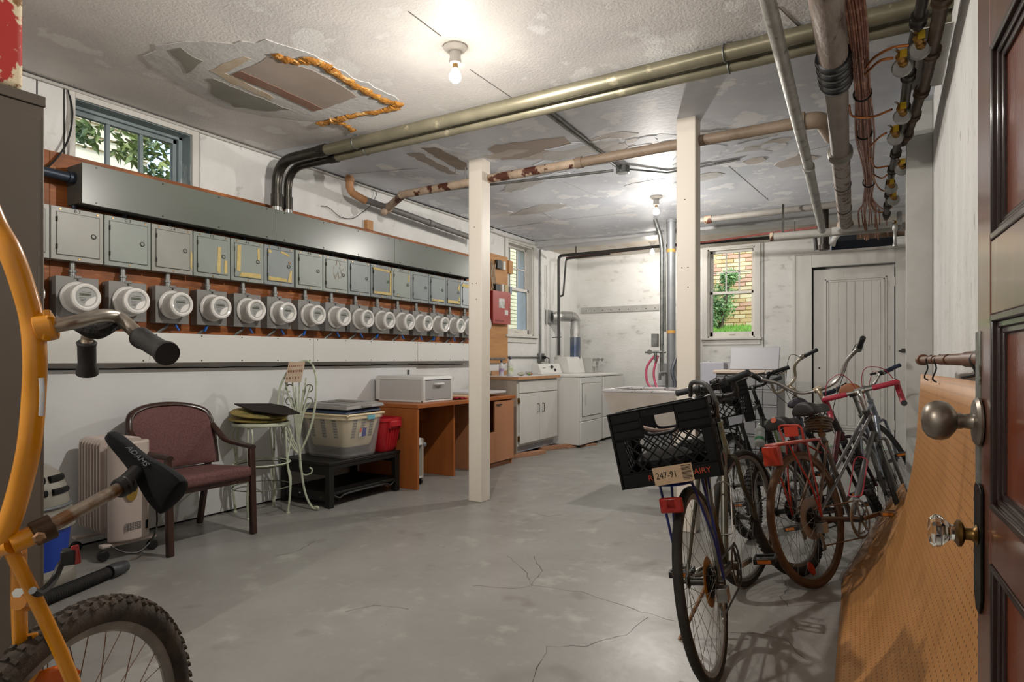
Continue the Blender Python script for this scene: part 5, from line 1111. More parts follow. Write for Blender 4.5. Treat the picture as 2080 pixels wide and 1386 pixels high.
one('grey_plastic_lid',G().bar((-1.26,7.32,1.021),(-1.26,7.42,1.275),.52,.02,(0,-1,0)),mat('grey_storage_lid','9d9da2',.45),'grey plastic tub lid standing upright on the drawer cabinet','lid',bev=.008)
one('orange_box_end',G().bx(-.62,-.40,5.95,6.2,0,.50),mat('tan_cardboard','a08e72',.8),'tan cardboard box behind the bicycles','box') if False else None
# --- tall grey cabinet, left foreground
CabM=mat('tall_cabinet_taupe','5b5249',.5,c2='534b43',vs=2,c3='8a8178',s3=45,t3=(.74,.77))
ct=onZ(90,197,2.0); cxx=ct.x; cyy=ct.y
th=thing('tall_cabinet','tall taupe metal storage cabinet at the left edge of the photo','cabinet',(cxx-.23,cyy-.45,0))
obj('body',G().bx(cxx-.46,cxx,cyy-.92,cyy,0,1.965),CabM,th,bev=.003)
obj('top_cap',G().bx(cxx-.465,cxx+.004,cyy-.925,cyy+.004,1.966,2.0),CabM,th,bev=.003)
obj('door',G().bx(cxx,cxx+.003,cyy-.46,cyy-.012,.05,1.93),CabM,th,bev=.001)
obj('door',G().bx(cxx,cxx+.003,cyy-.908,cyy-.468,.05,1.93),CabM,th,bev=.001)
one('patterned_bag',G().hexa([(cxx-.34,cyy-.62,2.001),(cxx-.01,cyy-.62,2.001),(cxx-.01,cyy-.05,2.001),(cxx-.34,cyy-.05,2.001),(cxx-.33,cyy-.6,2.40),(cxx-.03,cyy-.6,2.42),(cxx-.01,cyy-.05,2.42),(cxx-.33,cyy-.06,2.40)]),mat('red_cream_pattern','a32a24',.7,c2='cdbfa0',vs=9,lo=.47,hi=.5,c3='7d5a34',s3=9,t3=(.55,.57)),'red and cream patterned bag on top of the tall cabinet','bag',bev=.02,seg=3)
# ================================================================= BICYCLES
Tire=mat('tyre_black','1b1a19',.8,c2='27241f',vs=12,bump=.2,bs=120); TireB=mat('tyre_brown','47301f',.75,c2='5d422c',vs=8,bump=.2,bs=120)
Rim=mat('rim_alloy','a9a7a2',.35,.9,c2='8d8a84',vs=20); RimD=mat('rim_dark','3a3835',.4,.8); Spk=mat('spoke_steel','8b8884',.35,.9); SpkR=mat('spoke_rusty','6f5442',.5,.7)
SdlB=mat('saddle_black','1b1918',.5,c2='24211f',vs=9); Grp=mat('grip_black','18191b',.6); RustS=mat('rusty_steel','6b4c35',.55,.6,c2='86674a',vs=14)
def wheel(par,name,c,R,rt,rimm,tirem,spk,T=None,knob=False,hubr=.02,nsp=32,ax=(0,1,0),hubw=.05):
    c=V(c); ax=V(ax).normalized(); Ri=R-rt*2
    g=G(T); prof=[(Ri+.004,-.011),(Ri+.006,-.011),(Ri-.012,-.009),(Ri-.016,0),(Ri-.012,.009),(Ri+.006,.011)]
    n=56; u=ax.orthogonal().normalized(); w_=ax.cross(u)
    vs=[];fs=[]
    for i in range(n):
        t=2*math.pi*i/n; d=u*math.cos(t)+w_*math.sin(t)
        for r,h in prof: vs.append(c+d*r+ax*h)
    m=len(prof)
    for i in range(n):
        for j in range(m): fs.append((i*m+j,((i+1)%n)*m+j,((i+1)%n)*m+(j+1)%m,i*m+(j+1)%m))
    g.add(vs,fs); wh=obj(name,g,rimm,par)
    g=G(T).torus(c,ax,R-rt,rt,56,10)
    obj('tyre',g,tirem,wh)
    if knob:
        g=G(T)
        for i in range(84):
            t=2*math.pi*i/84; d=u*math.cos(t)+w_*math.sin(t); tg=ax.cross(d)
            for s_ in ((-.6,0,.6) if i%2 else (-.85,-.3,.3,.85)):
                a=s_*1.0; p=c+d*(R-rt+rt*math.cos(a))+ax*(rt*math.sin(a)); nrm=d*math.cos(a)+ax*math.sin(a)
                g.bar(p-nrm*.001,p+nrm*.005,.011,.008,tg)
        obj('tread',g,tirem,wh,kind='stuff',flat=True)
    obj('hub',G(T).lathe([(.008,-hubw-.018),(.008,-hubw),(.024,-hubw+.004),(.024,-hubw+.010),(hubr*.7,-hubw+.016),(hubr*.7,hubw-.016),(.024,hubw-.01),(.024,hubw-.004),(.008,hubw),(.008,hubw+.018)],c,ax,16),Steel,wh)
    g=G(T)
    for i in range(nsp):
        t=2*math.pi*i/nsp; s_=1 if i%2 else -1; t2=t+(.9 if (i//2)%2 else -.9)
        p0=c+(u*math.cos(t2)+w_*math.sin(t2))*.022+ax*(s_*(hubw-.007)); p1=c+(u*math.cos(t)+w_*math.sin(t))*(Ri-.012)
        g.cyl(p0,p1,.0011,n=4)
    obj('spokes',g,spk,wh,kind='stuff')
    return wh
def rotm(p,ax,ang): return MX.Translation(V(p))@MX.Rotation(ang,4,V(ax))@MX.Translation(-V(p))
def pedal(par,c,m,refl=True):
    c=V(c); th=obj('pedal',G().bx(c.x-.045,c.x+.045,c.y-.045,c.y-.036,c.z-.012,c.z+.012).bx(c.x-.045,c.x+.045,c.y+.036,c.y+.045,c.z-.012,c.z+.012).bx(c.x-.045,c.x-.036,c.y-.045,c.y+.045,c.z-.012,c.z+.012).bx(c.x+.036,c.x+.045,c.y-.045,c.y+.045,c.z-.012,c.z+.012).cyl((c.x,c.y-.05,c.z),(c.x,c.y+.05,c.z),.011,n=8),m,par,bev=.003)
    if refl: obj('pedal_reflector',G().bx(c.x-.049,c.x-.045,c.y-.028,c.y+.028,c.z-.007,c.z+.007),mat('amber_reflector','b5651c',.3),th)
def saddle(par,c,ang=0,m=SdlB,sc=1,T0=None,w_=.08,name='saddle',rail=True):
    c=V(c); T=MX.Translation(c)@MX.Rotation(ang,4,'Y')
    if T0 is not None: T=T0
    rows=[(-.13,.055,.030),(-.125,.070,.040),(-.10,w_,.045),(-.05,w_*.92,.036),(0,w_*.55,.026),(.05,.028,.025),(.10,.020,.026),(.135,.016,.022),(.145,.008,.010)]
    vs=[];n=12
    for x,hw,h in rows:
        for j in range(n):
            t=2*math.pi*j/n; y=hw*math.cos(t)*sc; z=math.sin(t); z=h*sc*(z if z>0 else z*.9)-(.018*(abs(math.cos(t))**3)*sc)
            vs.append((x*sc,y,z))
    fs=[(i*n+j,i*n+(j+1)%n,(i+1)*n+(j+1)%n,(i+1)*n+j) for i in range(len(rows)-1) for j in range(n)]+[tuple(range(n))[::-1],tuple((len(rows)-1)*n+j for j in range(n))]
    s_=obj(name,G(T).add(vs,fs),m,par,sub=1)
    if rail: obj('saddle_rail',G(T).tube(fillet([(-.09*sc,.02,-.01),(-.08*sc,.022,-.045),(.04*sc,.020,-.045),(.11*sc,.008,-.005)],.02),.0035,6).tube(fillet([(-.09*sc,-.02,-.01),(-.08*sc,-.022,-.045),(.04*sc,-.020,-.045),(.11*sc,-.008,-.005)],.02),.0035,6).bx(-.03,.01,-.025,.025,-.06,-.035),Steel,par)
    return s_
def bike(label,loc,yaw,lean,P):
    th=thing('bicycle',label,'bicycle',(0,0,0))
    R=P.get('R',.34); rt=P.get('rt',.018); wb=P.get('wb',1.04); fm=P['frame']; tm=P.get('tire',Tire); rm=P.get('rim',Rim); tr_=P.get('tr',.016)
    A=V((0,0,R)); BB=V((.43,0,.275)); st=P.get('st',.50); ST=BB+V((-.292,0,.956))*st
    ha=V((-.309,0,.951)); fl_=P.get('fork',.385); FA=V((wb,0,R)); HB=FA+ha*fl_-V((.045,0,0)); HT=HB+ha*P.get('hl',.14)
    T=rotm(HT,ha,R_(P.get('steer',0)))
    sp=P.get('spoke',Spk)
    g=G()
    if P.get('stepthru'):
        g.tube(spline([HT-ha*.03,BB.lerp(HT,.55)+V((-.05,0,.10)),BB.lerp(ST,.45)],6),tr_*.9,10)
    elif P.get('mixte'):
        for s_ in (-1,1): g.tube([HT-ha*.02+V((0,s_*.018,0)),BB.lerp(ST,.52)+V((0,s_*.022,0)),A+V((0,s_*.058,.01))],.009,8)
    else: g.cyl(HT-ha*.025,ST-V((-.292,0,.956))*.01,tr_*.9,n=12)
    obj('frame',g.cyl(HB+ha*.02,BB,tr_,n=12).cyl(BB,ST,tr_*.9,n=12),fm,th)
    obj('head_tube',G().cyl(HB,HT,tr_*1.2,n=14).lathe([(tr_*1.45,0),(tr_*1.45,.014)],HT,ha,14).lathe([(tr_*1.45,-.014),(tr_*1.45,0)],HB,ha,14),P.get('head',fm),th)
    for s_ in (-1,1):
        obj('seat_stay',G().cyl(ST+V((0,s_*.02,-.03)),A+V((0,s_*.058,0)),.0075,n=8),P.get('rearm',fm),th)
        obj('chain_stay',G().cyl(BB+V((0,s_*.03,0)),A+V((0,s_*.058,0)),.010,n=8),P.get('rearm',fm),th)
    obj('fork',G(T).tube([HB-ha*.01,HB-ha*.045],.020,10).tube(fillet([HB-ha*.035,HB-ha*.035+V((0,.05,0)),HB-ha*.20+V((.0,.052,0)),FA+V((-.02,.054,.06)),FA+V((0,.054,0))],.03,4),P.get('fr',.011),10).tube(fillet([HB-ha*.035,HB-ha*.035-V((0,.05,0)),HB-ha*.20-V((.0,.052,0)),FA+V((-.02,-.054,.06)),FA+V((0,-.054,0))],.03,4),P.get('fr',.011),10),P.get('forkm',fm),th)
    rw=wheel(th,'rear_wheel',A,R,rt,rm,tm,sp,None,P.get('knob'),hubw=.058)
    wheel(th,'front_wheel',FA,R,rt,P.get('rim2',rm),P.get('tire2',tm),sp,T,P.get('knob'),hubw=.045)
    # drivetrain on the right side (-y)
    g=G(); pr=[]
    for i,r in enumerate((.055,.050,.044,.037,.030,.024)): g.lathe([(r,-.030-.0045*i-.0018),(r,-.030-.0045*i)],A,(0,1,0),28)
    for i in range(48): a=i*math.pi/24; g.bx(A.x+.054*math.cos(a)-.003,A.x+.054*math.cos(a)+.003,-.033,-.031,A.z+.054*math.sin(a)-.003,A.z+.054*math.sin(a)+.003)
    obj('cassette',g,Steel,rw)
    if P.get('disc'): obj('spoke_guard',G().lathe([(.025,-.026),(P.get('discr',.088),-.0255),(P.get('discr',.088),-.024),(.025,-.0245)],A,(0,1,0),36),P['disc'],rw)
    cw=P.get('cr',.085)
    cm=P.get('ringm',Steel)
    cr_=obj('chainring',G().torus((BB.x,-.048,BB.z),(0,1,0),cw,.009,40,5,flat=.35).torus((BB.x,-.042,BB.z),(0,1,0),cw*.78,.006,36,5,flat=.35),cm,th)
    g=G()
    for k in range(5):
        a=k*2*math.pi/5+.4; g.bar((BB.x,-.05,BB.z),(BB.x+(cw-.008)*math.cos(a),-.048,BB.z+(cw-.008)*math.sin(a)),.014,.005,(0,1,0))
    obj('spider',g,cm,cr_)
    obj('bottom_bracket',G().cyl((BB.x,-.055,BB.z),(BB.x,.055,BB.z),.020,n=14),fm,th)
    ca=R_(P.get('crank',0)); d=V((math.cos(ca),0,math.sin(ca)))*.17
    for s_ in (-1,1):
        q_=BB+V((0,s_*.068,0)); e_=q_-d*s_+V((0,s_*.012,0)); obj('crank_arm',G().bar(q_,e_,.022,.012,(0,1,0)),P.get('crankm',Alu),th,bev=.003); pedal(th,e_+V((0,s_*.06,0)),P.get('pedm',Blk))
    tz=BB.z+cw
    obj('chain',G().tube([(0,-.045,R+.045),(BB.x,-.047,BB.z+cw)],.0042,5).tube([(.02,-.045,R-.12),(.03,-.046,R-.14),(BB.x,-.047,BB.z-cw)],.0042,5),RustS if P.get('rust') else Steel,th)
    obj('derailleur',G().bx(-.02,.03,-.085,-.045,R-.07,R-.02).bar((.0,-.05,R-.05),(.03,-.05,R-.15),.016,.010,(0,1,0)).lathe([(.018,0),(.018,.006)],(.0,-.05,R-.075),(0,1,0),10).lathe([(.018,0),(.018,.006)],(.03,-.05,R-.145),(0,1,0),10),P.get('dermat',Alu),th,bev=.002)
    # saddle and post
    sh=P.get('sh',.12); SP=ST+V((-.292,0,.956))*sh
    obj('seat_post',G().cyl(ST-V((-.292,0,.956))*.03,SP,.0135,n=10).lathe([(.020,0),(.020,.02)],ST,V((-.292,0,.956)),12),P.get('postm',Alu),th)
    s_=saddle(th,SP+V((0,0,.055)),R_(P.get('stilt',0)),P.get('sadm',SdlB),P.get('ssc',1.0),w_=P.get('sw',.075))
    if P.get('dot'): obj('saddle_badge',G(MX.Translation(SP+V((-.10,0,.075)))).lathe([(.018,0),(.016,.003)],(-.028,.0,-.0),(-1,0,.25),14),mat('orange_badge','b0563a',.5),s_)
    # stem and bars
    sl=P.get('stem',.06); SB=HT+ha*sl; rch=P.get('reach',.06); BC=SB+V((rch,0,.02)); T0=T
    obj('stem',G(T).tube(fillet([HT-ha*.01,SB,BC],.02,4),.0135,10).cyl(BC+V((0,-.025,0)),BC+V((0,.025,0)),.019,n=12),P.get('stemm',Alu),th)
    bt=P['bar']; bm=P.get('barm',Alu); w2=P.get('bw',.29)
    T=T0@rotm(BC,(1,0,0),R_(P.get('broll',0)))
    if bt=='flat': pts=[(-.03,-w2,.0),(-.01,-w2*.5,.005),(0,-.05,0),(0,.05,0),(-.01,w2*.5,.005),(-.03,w2,.0)]
    elif bt=='riser': pts=[(-.04,-w2,.07),(-.02,-w2*.55,.065),(0,-.09,0),(0,0,0),(0,.09,0),(-.02,w2*.55,.065),(-.04,w2,.07)]
    elif bt=='cruiser': pts=[(-.22,-w2,.19),(-.10,-w2*.92,.165),(-.02,-w2*.66,.12),(.02,-.12,.02),(.02,0,0),(.02,.12,.02),(-.02,w2*.66,.12),(-.10,w2*.92,.165),(-.22,w2,.19)]
    if bt=='drop':
        w2=.20
        for s_ in (-1,1):
            top=[BC+V(q_) for q_ in ((0,0,0),(0,s_*w2*.8,.0),(.02,s_*w2,.002),(.075,s_*w2,-.01),(.105,s_*w2,-.05),(.085,s_*w2,-.10),(.03,s_*w2,-.125),(-.06,s_*w2,-.13))]
            obj('handlebar',G(T).tube(spline(top[:2],3),.0125,10),bm,th)
            hb=obj('bar_tape',G(T).tube(spline([top[1].lerp(top[0],.55)]+top[1:],5),.0165,10),P['tape'],th)
            obj('bar_plug',G(T).cyl(top[-1],top[-1]+V((-.008,0,0)),.017,n=10),Blk,hb)
            obj('brake_lever',G(T).sph(BC+V((.075,s_*w2,.006)),.022,8,(1.2,.8,1)).tube(spline([BC+V(q_) for q_ in ((.09,s_*w2,.0),(.135,s_*w2,-.03),(.125,s_*w2,-.08),(.07,s_*w2,-.105))],5),.005,6,flat=1.6),P.get('levm',Alu),th)
    else:
        pts=[BC+V(q_) for q_ in pts]; sp_=spline(pts,6); obj('handlebar',G(T).tube(sp_,.0118,10),bm,th)
        for s_,e0,e1 in ((-1,pts[0],pts[1]),(1,pts[-1],pts[-2])):
            d=(e1-e0).normalized(); 
            obj('grip',G(T).lathe([(.014,-.004),(.017,0),(.016,.01),(.0155,.10),(.018,.108),(.018,.118),(.013,.12)],e0,d,12),P.get('gripm',Grp),th)
            c_=e0+d*.15; fw=V((1,0,-.35)).normalized()
            obj('brake_lever',G(T).lathe([(.020,-.012),(.020,.012)],c_,d,10).tube(spline([c_,c_+fw*.035,c_+fw*.055-d*.04,c_+fw*.05-d*.11],4),.0055,6,flat=.7),P.get('levm',Blk),th)
            if P.get('shifter'): obj('shifter',G(T).bar(c_+d*.03+V((0,0,.012)),c_+d*.075+V((0,0,.022)),.03,.018),Blk,th,bev=.004)
            obj('brake_cable',G(T).tube(spline([c_+d*.01,c_+V((.10,s_*-.02,.03)),HT+V((.13,s_*.05,.05)),HT+V((.08,s_*.01,-.10)),HB+V((.02,0,.0))],6),.0025,5),P.get('cabm',Blk),th)
    if P.get('loopcab'):
        for s_ in (-1,1): obj('brake_cable',G(T).tube(spline([BC+V((.09,s_*.20,.0)),BC+V((.07,s_*.16,.10)),BC+V((.05,s_*.07,.13)),BC+V((.07,s_*.02,.03)),HB+V((.03,0,.05))],7),.0026,5),P['loopcab'],th)
    if P.get('rack'):
        rk=P['rack']; z=R*2+.045; k=obj('rear_rack',G().tube(fillet([(.16,.055,z),(-.19,.055,z),(-.21,0,z),(-.19,-.055,z),(.16,-.055,z)],.03),.0055,7).tube([(.10,-.055,z),(.10,.055,z)],.004,6).tube([(-.02,-.055,z),(-.02,.055,z)],.004,6).tube([(-.12,-.055,z),(-.12,.055,z)],.004,6).tube([(.16,0,z),(-.2,0,z)],.004,6),rk,th)
        if P.get('rackplate'): obj('rack_plate',G().bx(-.19,.14,-.05,.05,z+.004,z+.008),P['rackplate'],k)
        for s_ in (-1,1):
            for x in (-.15,.02,.12): obj('rack_stay',G().tube([(x,s_*.056,z),(x*.25,s_*.075,R+.16),(0,s_*.078,R+.01)] if x!=.12 else [(.14,s_*.05,z),(ST.x*.9+.02,s_*.02,ST.z-.09)],.0048,6),rk,k)
        if P.get('rrefl')=='box':
            obj('rear_reflector',G().lathe([(.0,0),(.028,.001),(.030,.012),(.026,.02)],(-.235,0,z-.055),(-1,0,0),4).bx(-.255,-.235,-.038,.038,z-.085,z-.035),P.get('reflm',mat('red_reflector','84160f',.25,c2='9c2218',vs=60)),k,bev=.005)
        if P.get('rrefl')=='hoop':
            obj('spring_clip',G().tube(fillet([(.0,-.055,z+.01),(-.0,-.055,z+.085),(-.0,.075,z+.095),(-.0,.055,z+.01)],.03),.006,7),rk,k)
            obj('clip_plate',G().bx(-.003,.003,-.035,.045,z+.03,z+.085),P['reflm'],k,bev=.003)
            obj('side_reflector',G().bx(-.23,-.20,-.045,.045,z-.10,z-.005),P['reflm'],k,bev=.004)
    if P.get('wrefl'): 
        a=R_(P['wrefl']); c_=A+V((math.cos(a),0,math.sin(a)))*(R*.72); obj('spoke_reflector',G(MX.Translation(c_)@MX.Rotation(-a+R_(90),4,'Y')).lathe([(.0,-.006),(.02,-.005),(.022,0),(.02,.005),(0,.006)],(0,0,0),(0,1,0),14,sc=1.9),mat('amber_red_reflector','9c3016',.3),rw)
    if P.get('cage'):
        m_=P['cage']; D0=BB.lerp(HB,.22); D1=BB.lerp(HB,.60); dn=(D1-D0).normalized(); up=V((-dn.z,0,dn.x))
        if up.z<0: up=-up
        for s_ in (-1,1): obj('bottle_cage',G().tube(fillet([D0+up*.018,D0+up*.02+V((0,s_*.038,0)),D1+up*.055+V((0,s_*.038,0)),D1+up*.085,D1+up*.06],.03),.0038,6),m_,th)
    if P.get('bottle'):
        D0=BB.lerp(HB,.50); D1=BB.lerp(HB,.95); dn=(D1-D0).normalized(); up=V((-dn.z,0,dn.x)); up=up if up.z>0 else -up
        b_=obj('water_bottle',G().lathe([(.03,0),(.036,.006),(.036,.10),(.031,.105),(.036,.112),(.036,.145),(.025,.16),(.012,.163),(.012,.18)],D0+up*.055,dn,18),mat('milky_bottle','d0d3d2',.3,c2='bcc5c0',vs=9),th)
        obj('bottle_band',G().lathe([(.0365,.03),(.0365,.055)],D0+up*.055,dn,18),mat('green_band','3f8f5b',.4),b_)
    if P.get('kick'): obj('kickstand',G().tube([(.38,.045,.26),(.24,.20,.015),(.22,.215,.005)],.008,8),RustS,th)
    if P.get('lock'):
        for i in range(5): obj('coil_lock',G().torus(ST+V((-.02,-.0,.035+i*.014)),(.25,0,1),.062+.004*(i%2),.0062,26,7),mat('brown_coil_cable','4a3a28',.35),th)
    if P.get('fender'):
        c_=A; g=G()
        prof=[]
        for i in range(22):
            a=R_(30+i*6.5); 
            for y in (-.028,-.018,0,.018,.028): prof.append(c_+V((math.cos(a),0,math.sin(a)))*(R+.018-abs(y)*.35)+V((0,y,0)))
        g.add(prof,[(i*5+j,i*5+j+1,(i+1)*5+j+1,(i+1)*5+j) for i in range(21) for j in range(4)]); obj('mudguard',g,P['fender'],th,solid=.002)
    th.rotation_euler=(R_(lean),0,R_(yaw)); th.location=(loc[0],loc[1],0)
    th.location.z= rt*abs(math.sin(R_(lean)))*.3
    return th
BlF=mat('green_black_frame','2a352f',.35,.3,c2='3f4a42',vs=9); BlueR=mat('deep_blue_rack','16266e',.35)
b1=bike('bicycle nearest the camera, blue rear rack carrying the big black milk crate',(-.517,2.306),93.2,-9.4,dict(broll=-13,bw=.195,frame=mat('dark_olive_frame','3b3a30',.4,.3,c2='4f4a3a',vs=8),R=.342,rt=.017,rack=BlueR,rrefl='box',bar='riser',steer=-18,disc=mat('yellowed_guard','9a6c1e',.45,c2='85591a',vs=12),crank=-8,shifter=True,cage=Alu,kick=True,wrefl=None,tire=Tire,stem=.115,rim2=Rim,sh=.06,st=.44,barm=Blk,stemm=Blk,head=mat('silver_green_head','7d8a7d',.3,.6)))
b2=bike('black bicycle with green trim, white bottle and the second milk crate behind',(-.729,4.241),85,-13.4,dict(frame=mat('black_green_frame','1c1f1d',.35,c2='262a26',vs=6),R=.335,rt=.022,knob=True,rack=Blk,bar='riser',steer=14,bottle=True,crank=40,shifter=True,forkm=mat('lime_white_fork','9fb87f',.4,c2='c9cbc6',vs=3,lo=.45,hi=.55),cabm=Blk,barm=Blk,stemm=Blk,stem=.106,sh=.10,head=mat('black_head','151515',.3)))
b3=bike('bicycle with a wide silver swept handlebar raised at one side and knobbly tyres',(-.37,3.634),68.4,-18.5,dict(broll=5,frame=mat('black_red_frame','27201f',.35,c2='5a1a1e',vs=3,lo=.52,hi=.56),R=.335,rt=.024,knob=True,bar='cruiser',bw=.34,steer=27,dot=True,crank=20,stem=.16,barm=mat('satin_silver_bar','a8a4a0',.3,.9),stemm=mat('champagne_stem','a59680',.35,.7),sw=.085,levm=Alu,sh=.02,st=.484,fender=None,tr=.018))
b6=bike('grey ten speed bicycle with red rack, rusty brown wheels and pink taped drop bars',(-.287,3.478),66.8,-10.6,dict(rearm=mat('rusty_brown_frame','4f3b2d',.5,.4,c2='65503f',vs=12),frame=mat('grey_metal_frame','6e6c6a',.4,.5,c2='5c5a58',vs=6),R=.340,rt=.015,rim=mat('rusty_brown_rim','54402f',.55,.4,c2='6b5340',vs=10),tire=TireB,tire2=Tire,rim2=Rim,spoke=Spk,rack=mat('red_orange_rack','9e2d1e',.4,c2='85241a',vs=12),rackplate=mat('scratched_red_plate','b8523a',.5,c2='b07a66',vs=18),rrefl='hoop',reflm=mat('orange_red_reflector','982f1c',.3),bar='drop',tape=mat('pink_red_tape','a3273b',.5,c2='8c2a35',vs=9),discr=.105,disc=mat('grey_spoke_disc','8f8580',.4,c2='7b6a5e',vs=9),crank=2,crankm=RustS,pedm=RustS,ringm=mat('silver_chainring','a5a5a6',.3,.9),cr=.098,postm=RustS,rust=True,lock=True,cage=mat('red_cage','a32a3a',.4),loopcab=mat('red_cable','8e2433',.4),steer=24,wrefl=-100,mixte=True,head=mat('dark_grey_head','3a3938',.4,.4),stem=.118,stemm=Chr,sh=.10,st=.485,fr=.010,tr=.0155))
b4=bike('bicycle with champagne coloured handlebar and grey grips, behind the silver barred one',(-.46,4.60),98,-3,dict(broll=-14,frame=mat('dark_navy_frame','23262f',.4,c2='2e313a',vs=6),R=.33,rt=.022,bar='cruiser',bw=.22,steer=46,barm=mat('champagne_bar','b0a693',.35,.6),gripm=mat('charcoal_grip','34363a',.6),stem=.08,stemm=mat('champagne_stem','a59680',.35,.7),sadm=mat('purple_black_saddle','2b2630',.45),sh=.03,shifter=False,levm=Alu))
b7=bike('bicycle with a tan brown leather saddle against the white closet door',(.02,4.90),83,-16,dict(frame=mat('silver_blue_frame','8a8f98',.35,.5,c2='6f747e',vs=6),R=.335,rt=.019,bar='riser',bw=.32,steer=28,sadm=mat('tan_leather_saddle','9a603c',.5,c2='85502f',vs=6),gripm=mat('navy_grip','20283c',.6),shifter=True,loopcab=None,cabm=mat('red_cable','8e2433',.4),stem=.10,sh=.165,crank=60,sw=.08))
b8=bike('dark bicycle deepest behind, only wheels and tubes showing by the pilaster',(-.02,4.9),88,-5,dict(frame=mat('charcoal_frame','3b3b40',.4,.3),R=.34,rt=.023,knob=False,bar='flat',bw=.05,steer=0,tire=mat('tyre_blueblack','1b1d26',.75,bump=.3,bs=150),fender=mat('dark_fender','2a2a2e',.4),sh=.0,st=.44,stem=.02)) if False else None
# ---- milk crates
CrB=mat('crate_black','050505',.5,spec=.25,c2='0b0a09',vs=14)
def crate(label,T,w_=.33,d_=.33,h_=.28,name='milk_crate',sticker=False):
    th=thing(name,label,'crate',T.translation)
    t=.007
    obj('base',G(T).bx(-w_/2,w_/2,-d_/2,d_/2,0,.006),CrB,th)
    sides=[(MX.Identity(4),w_,d_/2),(MX.Rotation(R_(180),4,'Z'),w_,d_/2),(MX.Rotation(R_(90),4,'Z'),d_,w_/2),(MX.Rotation(R_(-90),4,'Z'),d_,w_/2)]
    for k,(Rm,W,off) in enumerate(sides):
        g=G(T@Rm@MX.Translation((0,-off,0))); a=W/2
        g.bx(-a,a,0,t,0,.05).bx(-a,-.058,0,t,h_-.10,h_).bx(.058,a,0,t,h_-.10,h_).bx(-.058,.058,0,t,h_-.030,h_).tube(spline([(-.06,.003,h_-.03),(-.058,.003,h_-.075),(-.035,.003,h_-.093),(.035,.003,h_-.093),(.058,.003,h_-.075),(.06,.003,h_-.03)],4),.006,6)
        g.bx(-a,-a+.035,0,t,.05,h_-.10).bx(a-.035,a,0,t,.05,h_-.10)
        g.bx(-a-.004,a+.004,-.006,0,h_-.006,h_)
        for z in (h_-.034,h_-.062,h_-.09): g.bx(-a-.004,-.066,-.006,0,z-.004,z).bx(.066,a+.004,-.006,0,z-.004,z)
        g.bx(-a-.003,a+.003,-.004,0,.048,.053)
        for s_ in (-1,1): g.bx(s_*a-.003,s_*a+.003,-.005,0,0,h_)
        sd=obj('side_panel',g,CrB,th,bev=.0015,seg=1)
        g=G(T@Rm@MX.Translation((0,-off,0))); x0,x1,z0,z1=-a+.033,a-.033,.05,h_-.098; stp=.042
        nx=int((x1-x0+z1-z0)/stp)+1
        for s_ in (1,-1):
            for i in range(nx):
                c_=x0-(z1-z0)+stp*(i+.5)+.0
                # line x = c + s*(z-z0)
                pa=[];
                xa=c_ if s_==1 else c_+(z1-z0); zb=z0; xb=xa+s_*(z1-z0); ze=z1
                if s_==1:
                    if xa<x0: zb+=x0-xa; xa=x0
                    if xb>x1: ze-=xb-x1; xb=x1
                else:
                    if xa>x1: zb+=xa-x1; xa=x1
                    if xb<x0: ze-=x0-xb; xb=x0
                if ze-zb>.01 and x0-1e-6<=xa<=x1+1e-6: g.bar((xa,.003,zb),(xb,.003,ze),.0045,.006,(0,1,0))
        obj('lattice',g,CrB,sd)
    return th
# crate 1 sits on the blue rack, shares the lean of bicycle 1
def bikeT(b): return MX.LocRotScale(b.location,b.rotation_euler,b.scale)
T1=bikeT(b1)@MX.Translation((-.07,.012,.342*2+.055))@MX.Rotation(R_(-3),4,'X')@MX.Rotation(R_(-82),4,'Z')
cr1=crate('big black milk crate with a 247-91 sticker on the nearest bicycle rack',T1,h_=.262)
TF=T1@MX.Translation((0,-.165-.0045,0))@MX(((1,0,0,0),(0,0,-1,0),(0,1,0,0),(0,0,0,1)))
obj('sticker',G(TF).bx(-.055,.075,-.002,.058,0,.0012),mat('sticker_tan','b8a184',.6,c2='ab9478',vs=9),cr1)
text('sticker_number','247-91',.030,Ink,TF@MX.Translation((-.012,.028,.0016))@MX.Scale(.85,4,(1,0,0)),cr1)
g=G(TF); 
for i in range(11): g.bx(.040,.070,.006+i*.0045,.0062+i*.0045+(.0022 if i%3 else .0012),.0012,.0018)
obj('barcode',g,Ink,cr1)
Org=mat('orange_crate_ink','a8401f',.6)
text('crate_print','R',.026,Org,TF@MX.Translation((-.066,.026,.0008)),cr1); text('crate_print','AIRY',.026,Org,TF@MX.Translation((.105,.026,.0008)),cr1)
TS=T1@MX.Rotation(R_(90),4,'Z')@MX.Translation((0,-.165-.0045,0))@MX(((1,0,0,0),(0,0,-1,0),(0,1,0,0),(0,0,0,1)))
obj('side_label',G(TS).bx(.06,.13,-.0,.052,0,.0012),mat('brown_label','5a4136',.6,c2='7b6353',vs=30),cr1)
obj('side_print',G(TS).bx(.08,.11,.03,.033,.0012,.0017).bx(.08,.11,.02,.024,.0012,.0017).bx(.09,.095,.02,.04,.0012,.0017),mat('red_ink','8d2c22',.6),cr1)
p1=T1@V((.12,-.02,.28))
one('cable_lock',G(T1).tube(spline([(.10,.10,.27),(.12,.02,.315),(.17,-.06,.30),(.19,-.09,.24),(.18,-.07,.19),(.15,-.02,.22),(.11,.06,.26)],7),.008,9),mat('grey_cable_lock','4b4a48',.35),'grey cable lock looped over the corner of the big milk crate','lock')
one('crate_strap',G(T1).tube(spline([(-.10,-.02,.20),(-.02,-.06,.17),(.06,-.05,.165),(.14,-.02,.165)],6),.009,8),mat('pinkish_strap','8f7a6f',.6),'pale pinkish tube lying inside the big milk crate','tube')
